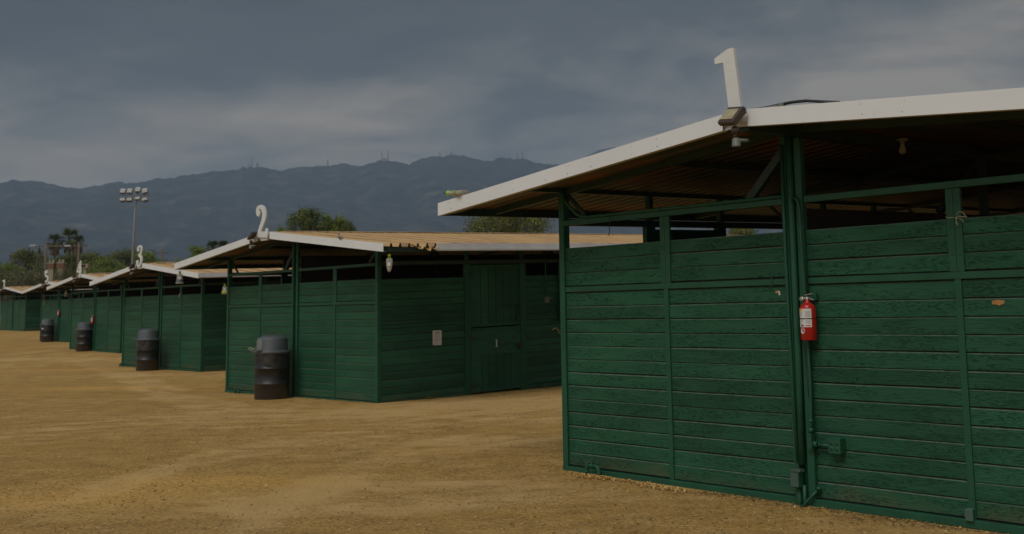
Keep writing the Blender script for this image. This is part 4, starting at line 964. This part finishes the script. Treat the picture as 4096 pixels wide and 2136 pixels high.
def along(b_, u0, u1, spread, z_=.0):
    def g():
        u_ = rr_.uniform(u0, u1); v_ = -.05-abs(rr_.gauss(0, spread)); P_ = bmat(b_) @ Vector((u_, v_, 0)); return (P_.x, P_.y, ground_z(P_.x, P_.y)+rr_.random()*z_)
    return g
def piles():
    g = rr_.choices([(.44, .08, .05), (.60, .05, .03), (.88, .035, .02), (1.30, .10, .05), (1.14, .06, .03)], [3, 2, .8, 4, 2])[0]
    u_ = rr_.gauss(g[0], g[1]); v_ = -.13-abs(rr_.gauss(0, g[2]))-(.02 if g[0] > 1 else 0); P_ = bmat(1) @ Vector((u_, v_, 0)); return (P_.x, P_.y, ground_z(P_.x, P_.y)+rr_.random()*.014)
flakes('wood_shavings', 1900, piles, (.010, .026), M_ST[:2], up=1.0)
flakes('straw_litter', 1500, along(1, 1.6, 4.88, .09, .004), (.008, .026), [M_ST[1], M_ST[2], M_ST[2], M_ST[3]])
flakes('straw_litter', 700, along(2, 0, 4.9, .08), (.012, .03), M_ST[:3])
def pebbles():
    mb = MB()
    for i in range(420):
        y = 5.8+12*rr_.random()**1.5; x = rr_.uniform(-.5, .5)*y; r0 = rr_.uniform(.003, .009); z_ = ground_z(x, y)
        mb.add([(x+r0, y, z_), (x-r0*.6, y+r0*.8, z_), (x-r0*.5, y-r0*.9, z_), (x, y, z_+r0*.8)], [(0, 1, 3), (1, 2, 3), (2, 0, 3)], rr_.randrange(3))
    o = mb.build('pebbles', [newmat('pebble', (.30, .22, .13), .9)[0], newmat('pebble_dark', (.12, .08, .05), .9)[0], M_ST[0]], shear=0); tag(o, kind='stuff')
pebbles()
M_WEED = newmat('weed_green', (.10, .14, .03), .8)[0]
def weed(loc, n, h_, label):
    mb = MB()
    for i in range(n):
        a = rr_.uniform(0, 6.28); b0 = Vector((rr_.gauss(0, .05), rr_.gauss(0, .03), 0)); tip = b0+Vector((math.cos(a)*h_*.5, math.sin(a)*h_*.5, h_*rr_.uniform(.5, 1)))
        e = Vector((-math.sin(a), math.cos(a), 0))*.004; mb.add([b0-e, b0+e, tip], [(0, 1, 2)])
    o = mb.build('weed_tuft', [M_WEED], shear=0); o.location = loc; tag(o, label, 'weed', 'weeds at the foot of barn 2')
for vv, lb in ((.92, "small grass tuft at the foot of barn 2's side wall under the notice"), (3.45, "small grass tuft at the foot of barn 2's side, right of the door")):
    p = bmat(2) @ Vector((W+.06, vv, 0)); weed((p.x, p.y, ground_z(p.x, p.y)), 46, .09, lb)

# ---------------------------------------------------------------- trees
def tree_mesh(seed, H, RAD, trunk_h, nclump, nleaf, leaf, flat=.8, spiky=0):
    """crown mesh and trunk mesh, origin at the foot"""
    q = random.Random(seed); cl = []
    ch = H-trunk_h
    for i in range(nclump):
        a = q.uniform(0, 6.28); t_ = q.random()**.75; el = q.uniform(-.55, 1)
        r_ = RAD*t_*math.sqrt(max(.05, 1-el*el*.8)); c_ = Vector((r_*math.cos(a), r_*math.sin(a), trunk_h+ch*.45+el*ch*(.47 if el > 0 else .4)))
        cl.append((c_, RAD*q.uniform(.20, .38)))
    cr_ = MB()
    for c_, cr0 in cl:
        for k in range(nleaf):
            d = Vector((q.gauss(0, 1), q.gauss(0, 1), q.gauss(0, flat))); d = d.normalized()*cr0*(q.random()**.45)*1.05
            p = c_+d; nrm = (d.normalized()+Vector((q.uniform(-.8, .8), q.uniform(-.8, .8), q.uniform(-.4, .9)))).normalized()
            x = nrm.orthogonal().normalized(); x.rotate(Matrix.Rotation(q.uniform(0, 6.28), 3, nrm)); y = nrm.cross(x); L = leaf*q.uniform(.6, 1.3)
            cr_.add([p-x*L*.5, p+y*L*.32, p+x*L*.5, p-y*L*.32], [(0, 1, 2, 3)])
    tk = MB(); tk.tube([(0, 0, -.6), (q.uniform(-.1, .1), 0, trunk_h*.6), (q.uniform(-.2, .2), q.uniform(-.2, .2), trunk_h*1.15)], [H*.03, H*.022, H*.016], 8)
    for c_, cr0 in cl[::3]:
        mid_ = Vector((c_.x*.4, c_.y*.4, trunk_h+(c_.z-trunk_h)*.45)); tk.tube([(0, 0, trunk_h*.95), mid_, c_], [H*.013, H*.008, H*.003], 5)
    return cr_, tk
TREES = {}
def tree(name, label, base, key, scale=1.0, rz=0.0, group=None, sxy=1.0):
    if key not in TREES:
        args, leafm = SPEC[key]; cr_, tk = tree_mesh(*args)
        r_ = empty(name); cr_.build('crown', [leafm], r_, shear=0); tk.build('trunk', [M_BARK], r_, shear=0); TREES[key] = r_; snapshot(r_)
    else: r_ = copy_tree(TREES[key])
    r_.location = base; r_.rotation_euler = (0, 0, rz); r_.scale = (scale*sxy, scale*sxy, scale); tag(r_, label, 'tree', group); return r_
SPEC = {'olive': ((1, 9.0, 3.0, 1.8, 80, 150, .19), M_LEAF[0]), 'olive2': ((2, 9.0, 2.8, 1.8, 80, 150, .19), M_LEAF[2]), 'grey': ((3, 8.0, 3.4, 1.0, 80, 140, .18), M_LEAF[3]), 'dark': ((4, 9.0, 2.8, 2.0, 80, 150, .18), M_LEAF[1]),
        'tall': ((8, 9.0, 1.9, 4.2, 95, 170, .13), M_LEAF[1]), 'tall2': ((9, 9.0, 1.6, 4.2, 90, 170, .13), M_LEAF[2]),
        'near': ((7, 7.2, 3.0, 1.6, 170, 170, .11), M_LEAF[0])}
def place(px, pytop, Y, key, label, Hm, rz=0, sxy=1.0, group=None, name='broadleaf_tree'):
    top = at(px, pytop, Y); g = ground_z(top.x, Y); sc_ = (top.z-g)/(SPEC[key][0][1]*1.0); return tree(name, label, (top.x, Y, g), key, sc_, rz, group, sxy)
G1 = 'trees behind the far barns'
for (px, py, Y, key, rz, sxy, lb) in [
    (-60, 1030, 150, 'olive', 0, 1.1, "olive tree at the left edge above barn 7's roof"), (40, 1050, 165, 'olive2', 1, 1.0, "lower bushy tree above barn 7's number, left of the tall olive tree"), (120, 992, 175, 'olive', 2.2, 1.0, "tall feathery olive tree left of the wooden power poles"),
    (70, 1075, 120, 'grey', .5, 1.2, "grey-green scrubby tree just over barn 7's ridge"), (150, 1085, 118, 'grey', 2.5, 1.2, "grey scrubby tree behind the white 5"), (230, 1030, 170, 'dark', 1.4, 1.2, "dark tree rising behind the two brick chimneys"), (282, 1012, 160, 'dark', 3.1, 1.1, "dark crown between the chimneys and the white 4"),
    (256, 1066, 107, 'grey', 4.1, .45, "greyish bush in front of the brick chimneys"), (365, 1005, 185, 'olive', 4.0, 1.1, "olive tree right of the white 4"), (430, 1028, 170, 'olive2', .9, 1.2, "bright green tree between the white 4 and the light mast"), (500, 995, 180, 'olive', 5.0, 1.0, "olive tree left of the tall light mast"),
    (590, 1000, 175, 'olive2', 2.0, 1.0, "green tree behind the white 3"), (650, 1040, 190, 'olive', 3.3, 1.1, "low olive tree by the small pole right of the white 3"), (730, 1035, 200, 'olive2', 1.1, 1.0, "low tree left of the round bushy green tree"), (345, 1060, 130, 'olive2', 5.5, 1.0, "green bush behind the small box chimney")]:
    place(px, py, Y, key, lb, 0, rz, sxy, G1)
place(785, 980, 140, 'tall2', "round bright green tree over barn 2's left roof slope", 0, .4, 1.0, G1)
place(1128, 903, 120, 'tall2', "tiny treetop showing just right of the white 2", 0, .4, .6, G1)
place(1230, 832, 105, 'tall', "larger dark tree behind barn 2's roof ridge", 0, 1.0, .95, G1)
place(1336, 856, 106, 'tall2', "second rounded tree behind barn 2's roof ridge", 0, 2.0, .95, G1)
place(1394, 882, 104, 'tall', "small tree at the right end of the pair behind barn 2's ridge", 0, 4.0, .42, G1)
place(2040, 820, 62, 'near', "wide leafy tree seen below barn 1's left eave", 0, .3, 1.0, G1, 'spreading_tree')
place(1806, 922, 95, 'tall2', "low green treetop left of the wide tree under barn 1's eave", 0, 3, .5, G1)
place(2975, 888, 92, 'olive', "tree glimpsed through barn 1's opening beside the centre post", 0, 2.7, .8, G1)
place(2870, 915, 110, 'olive2', "small treetop glimpsed through barn 1's opening right of the dark door", 0, 1.7, .6, G1)
def palm_mesh(seed, H, fr):
    q = random.Random(seed); cr_ = MB(); sk = MB()
    for k in range(110):
        a = q.uniform(0, 6.28); el = q.uniform(-.75, 1.3); L = fr*q.uniform(.8, 1.1); d = Vector((math.cos(a)*math.cos(el), math.sin(a)*math.cos(el), math.sin(el)))
        e = d.cross(Vector((0, 0, 1))).normalized(); o_ = Vector((0, 0, H)); mid_ = o_+d*L*.55
        for j in range(9):
            f = (j-4)/4; tip = mid_+(d*.9+e*f*1.0+Vector((0, 0, -.25*abs(f)-.15))).normalized()*L*.5*(1-.25*abs(f)); wv = e*.09
            cr_.add([mid_-wv, mid_+wv, tip], [(0, 1, 2)])
        cr_.add([o_-e*.03, o_+e*.03, mid_+e*.03, mid_-e*.03], [(0, 1, 2, 3)])
    for k in range(150):
        a = q.uniform(0, 6.28); z0 = H-q.uniform(.0, .7); p = Vector((math.cos(a)*.25, math.sin(a)*.25, z0)); tip = p+Vector((math.cos(a)*q.uniform(.2, .7), math.sin(a)*q.uniform(.2, .7), -q.uniform(.9, 1.8))); e = Vector((-math.sin(a), math.cos(a), 0))*.16
        sk.add([p-e, p+e, tip+e*.6, tip-e*.6], [(0, 1, 2, 3)])
    tk = MB().tube([(0, 0, -.5), (.1, 0, H*.5), (0, 0, H)], [.30, .22, .20], 8); return cr_, sk, tk
def palm(px, py, Y, seed, fr, label):
    top = at(px, py, Y); g = ground_z(top.x, Y); H = top.z-g-fr*.7; cr_, sk, tk = palm_mesh(seed, H, fr)
    r_ = empty('fan_palm', (top.x, Y, g), label=label, cat='palm tree', group='fan palms behind the barns')
    cr_.build('crown', [M_LEAF[1]], r_, shear=0); sk.build('dead_fronds', [M_PALMD], r_, shear=0); tk.build('trunk', [M_BARK], r_, shear=0)
palm(220, 943, 190, 1, 1.8, "shorter fan palm on the left of the pair above the power poles"); palm(280, 920, 192, 2, 2.4, "tallest fan palm of the pair above the power poles")
palm(314, 945, 196, 5, 1.5, "small fan palm crown right of the tallest palm"); palm(852, 968, 170, 3, 1.5, "fan palm showing over barn 2's left roof slope"); palm(893, 968, 172, 4, 1.3, "smaller fan palm beside another over barn 2's left roof slope")

# ---------------------------------------------------------------- masts, poles, chimneys
def ground_under(px, Y): p = at(px, 1000, Y); return Vector((p.x, Y, ground_z(p.x, Y)))
Y = 110.0; g = ground_under(528, Y); top = at(540, 760, Y)
r_ = empty('floodlight_mast', g, label="tall grey sports floodlight mast with eight lamps behind barn 3", cat='light mast')
Hh = top.z-g.z
MB().tube([(0, 0, -.5), (.1, 0, Hh*.5), (.25, 0, Hh)], [.17, .13, .09], 12).build('mast', [M_GALV], r_)
s = MB(); s.beam((-1.3, 0, Hh-.5), (1.75, 0, Hh-.5), .06, .06); s.beam((-1.3, 0, Hh-1.2), (1.75, 0, Hh-1.2), .06, .06); s.beam((-1.45, 0, Hh-1.75), (1.6, 0, Hh-1.75), .10, .05); s.build('cross_arm', [M_GALV], r_)
M_LAMPW = varied('lamp_white_cover', (.42, .43, .45), .4, .05); 
M_DKLENS = varied('dusty_lamp_glass', (.13, .115, .07), .25, .2, 5.0)
for row, zz_ in ((0, Hh-.15), (1, Hh-.95)):
    for k, xx_ in enumerate((-1.0, -.30, .52, 1.22)):
        l = MB(); T = Matrix.Translation((xx_, -.25, zz_+(.12 if k == 2 else 0))) @ Matrix.Rotation(R(-25), 4, 'X') @ Matrix.Rotation(R((k == 3)*-18), 4, 'Y')
        l.box(-.28, .28, -.10, .10, -.24, .10, 0, T); l.prism([(-.29, .10), (.29, .10), (.20, .24), (-.20, .24)], -.12, .12, 1 if row == 0 else 0)
        n0_ = 8; l.v[-8:] = [tuple(T @ Vector(p)) for p in l.v[-8:]]
        l.box(-.24, .24, -.115, -.101, -.20, .06, 2, T); l.beam(T @ Vector((0, .05, -.24)), T @ Vector((0, .12, -.40)), .06, .06, 0)
        l.build('lamp_head', [M_HOUS, M_LAMPW, M_DKLENS], r_)
def hpole(px, Y, pytop, arms, label, half, xoff=0, cat='utility pole', group=None):
    g = ground_under(px, Y); t_ = at(px, pytop, Y); Hh = t_.z-g.z
    r_ = empty('utility_pole', g, label=label, cat=cat, group=group); MB().tube([(0, 0, -.5), (0, 0, Hh+.5)], [.20, .15], 8).build('pole', [M_POLE], r_)
    for dz in arms: MB().beam((-half+xoff, 0, Hh+dz), (half+xoff, 0, Hh+dz), .16, .16).build('cross_arm', [M_POLE], r_)
    s = MB()
    for k in range(4): s.lathe([(.0001, .0), (.06, .0), (.07, .1), (.04, .2), (.0001, .22)], 6, (-half*.85+xoff+k*half*.55, 0), 0, Matrix.Translation((0, 0, Hh+arms[0]+.08)))
    s.build('insulators', [M_GALV], r_); return r_, Hh
r_, Hh = hpole(184, 150, 985, [0], "left wooden power pole with a long cross-arm below the palms", 2.0, 1.0, group='wooden power poles')
for k, dx in enumerate((-.9, 1.6, 2.6)): MB().lathe([(.0001, -.9), (.14, -.9), (.16, -.2), (.05, 0), (.0001, 0)], 8, (dx, 0), 0, Matrix.Translation((0, 0, Hh-.1))).build('transformer', [M_BLACK], r_)
hpole(315, 150, 983, [0], "right wooden power pole with a short cross-arm below the palms", 1.0, .2, group='wooden power poles')
hpole(648, 190, 1012, [0, -1.2], "small distant power pole with two cross-arms right of the white 3", 1.0, 0, group='wooden power poles')
for px, py, Y, lb in ((137, 984, 140, "street lamp with pale head left of the wooden power poles"), (275, 985, 140, "street lamp with pale head between the wooden power poles")):
    g = ground_under(px, Y); H_ = at(px, py, Y).z-g.z; r_ = empty('street_lamp', g, label=lb, cat='street lamp', group='street lamps below the palms')
    MB().tube([(.4, 0, -.5), (.4, 0, H_-.6), (.3, 0, H_-.1), (-.1, 0, H_)], .045, 6).build('post', [M_POLE], r_); MB().box(-.55, .25, -.14, .14, H_-.04, H_+.14).build('lamp_head', [M_LAMPW], r_, bevel=.03)
def chimney(px, Y, pyt, wpx, lb, pot=True):
    g = ground_under(px, Y); H_ = at(px, pyt, Y).z-g.z; w_ = wpx/FPX*Y/2
    r_ = empty('chimney_stack', g, label=lb, cat='chimney', group='chimneys among the trees'); MB().box(-w_*.8, w_*.8, -w_*.8, w_*.8, -.5, H_-.62).build('stack', [M_STUC], r_)
    MB().box(-w_, w_, -w_, w_, H_-.62, H_-.12).build('brick_top', [M_TERRA], r_)
    s = MB()
    for dx in (-.5, .5): s.tube([(dx*w_, 0, H_-.12), (dx*w_, 0, H_+.25)], w_*.3, 8)
    s.box(-w_*1.05, w_*1.05, -w_*1.05, w_*1.05, H_-.12, H_-.02); s.build('cap', [M_STUC], r_)
chimney(209, 112, 1050, 27, "pale chimney with rust brick top, just right of the white 5"); chimney(248, 112, 1049, 28, "second rust brick chimney top, right of the pale chimney")
g = ground_under(343, 100); H_ = at(343, 1056, 100).z-g.z; r_ = empty('birdhouse_post', g, label="post carrying a small open box just right of the white 4", cat='birdhouse')
MB().box(-.13, .13, -.13, .13, -.4, H_-.38).build('post', [M_STUC], r_); s = MB(); s.box(-.33, .33, -.25, .25, H_-.38, H_-.30); s.box(-.33, .33, -.25, .25, H_-.06, H_); s.box(-.33, -.26, -.25, .25, H_-.30, H_-.06); s.box(.12, .33, -.25, .25, H_-.30, H_-.06); s.box(-.26, .12, .2, .25, H_-.30, H_-.06); s.build('box', [M_STUC], r_)
# radio masts on the ridge
for px, pyt, pyb, lb in [(994, 655, 670, "short mast left of the tall one on the leftmost radio peak"), (1007, 628, 670, "tallest radio mast on the leftmost radio peak"), (1030, 655, 670, "dish tower right of the tall mast on the leftmost radio peak"), (1311, 635, 665, "lone thin radio mast between the two radio peaks"), (1527, 608, 642, "left radio mast of the pair on the middle peak"), (1552, 604, 642, "right radio mast of the pair on the middle peak"),
                         (1760, 608, 622, "thin radio mast left of the highest summit"), (1806, 604, 616, "short radio mast on the highest summit"), (2070, 612, 636, "left radio mast above barn 1's roof slope"), (2090, 606, 638, "right radio mast above barn 1's roof slope")]:
    b0 = at(px, pyb, MR*.995); t0 = at(px, pyt, MR*.995); r_ = empty('radio_mast', (b0.x, b0.y, b0.z-6), label=lb, cat='radio mast', group='radio masts on the mountain ridge'); H_ = t0.z-b0.z+6
    s = MB()
    for a in (0, 2.1, 4.2): s.tube([(2.0*math.cos(a), 2.0*math.sin(a), -4), (.5*math.cos(a), .5*math.sin(a), H_)], .95, 4)
    k = 4
    while k < H_: s.tube([(1.8, 0, k), (-.9, 1.4, k+2)], .3, 4); s.tube([(-.9, -1.4, k), (1.5, .3, k+3)], .3, 4); k += 5
    if 'dish' in lb: s.lathe([(.0001, 0), (4, .8), (4.5, 2)], 12, (0, 0), 0, Matrix.Translation((0, -1, H_-2)) @ Matrix.Rotation(R(90), 4, 'X'))
    s.build('lattice', [newmat('far_mast_grey', (.05, .05, .06), .6)[0]], r_)
for px, lb in ((1538, "small equipment huts between the masts on the middle peak"),):
    b0 = at(px, 642, MR*.99); r_ = empty('equipment_hut', (b0.x, b0.y, b0.z), label=lb, cat='hut'); MB().box(-9, 9, -5, 5, -8, 7).build('walls', [M_STUC], r_); MB().prism([(-10, 7), (10, 7), (0, 10)], -6, 6).build('roof', [M_POLE], r_)
print('objects', len(bpy.data.objects))
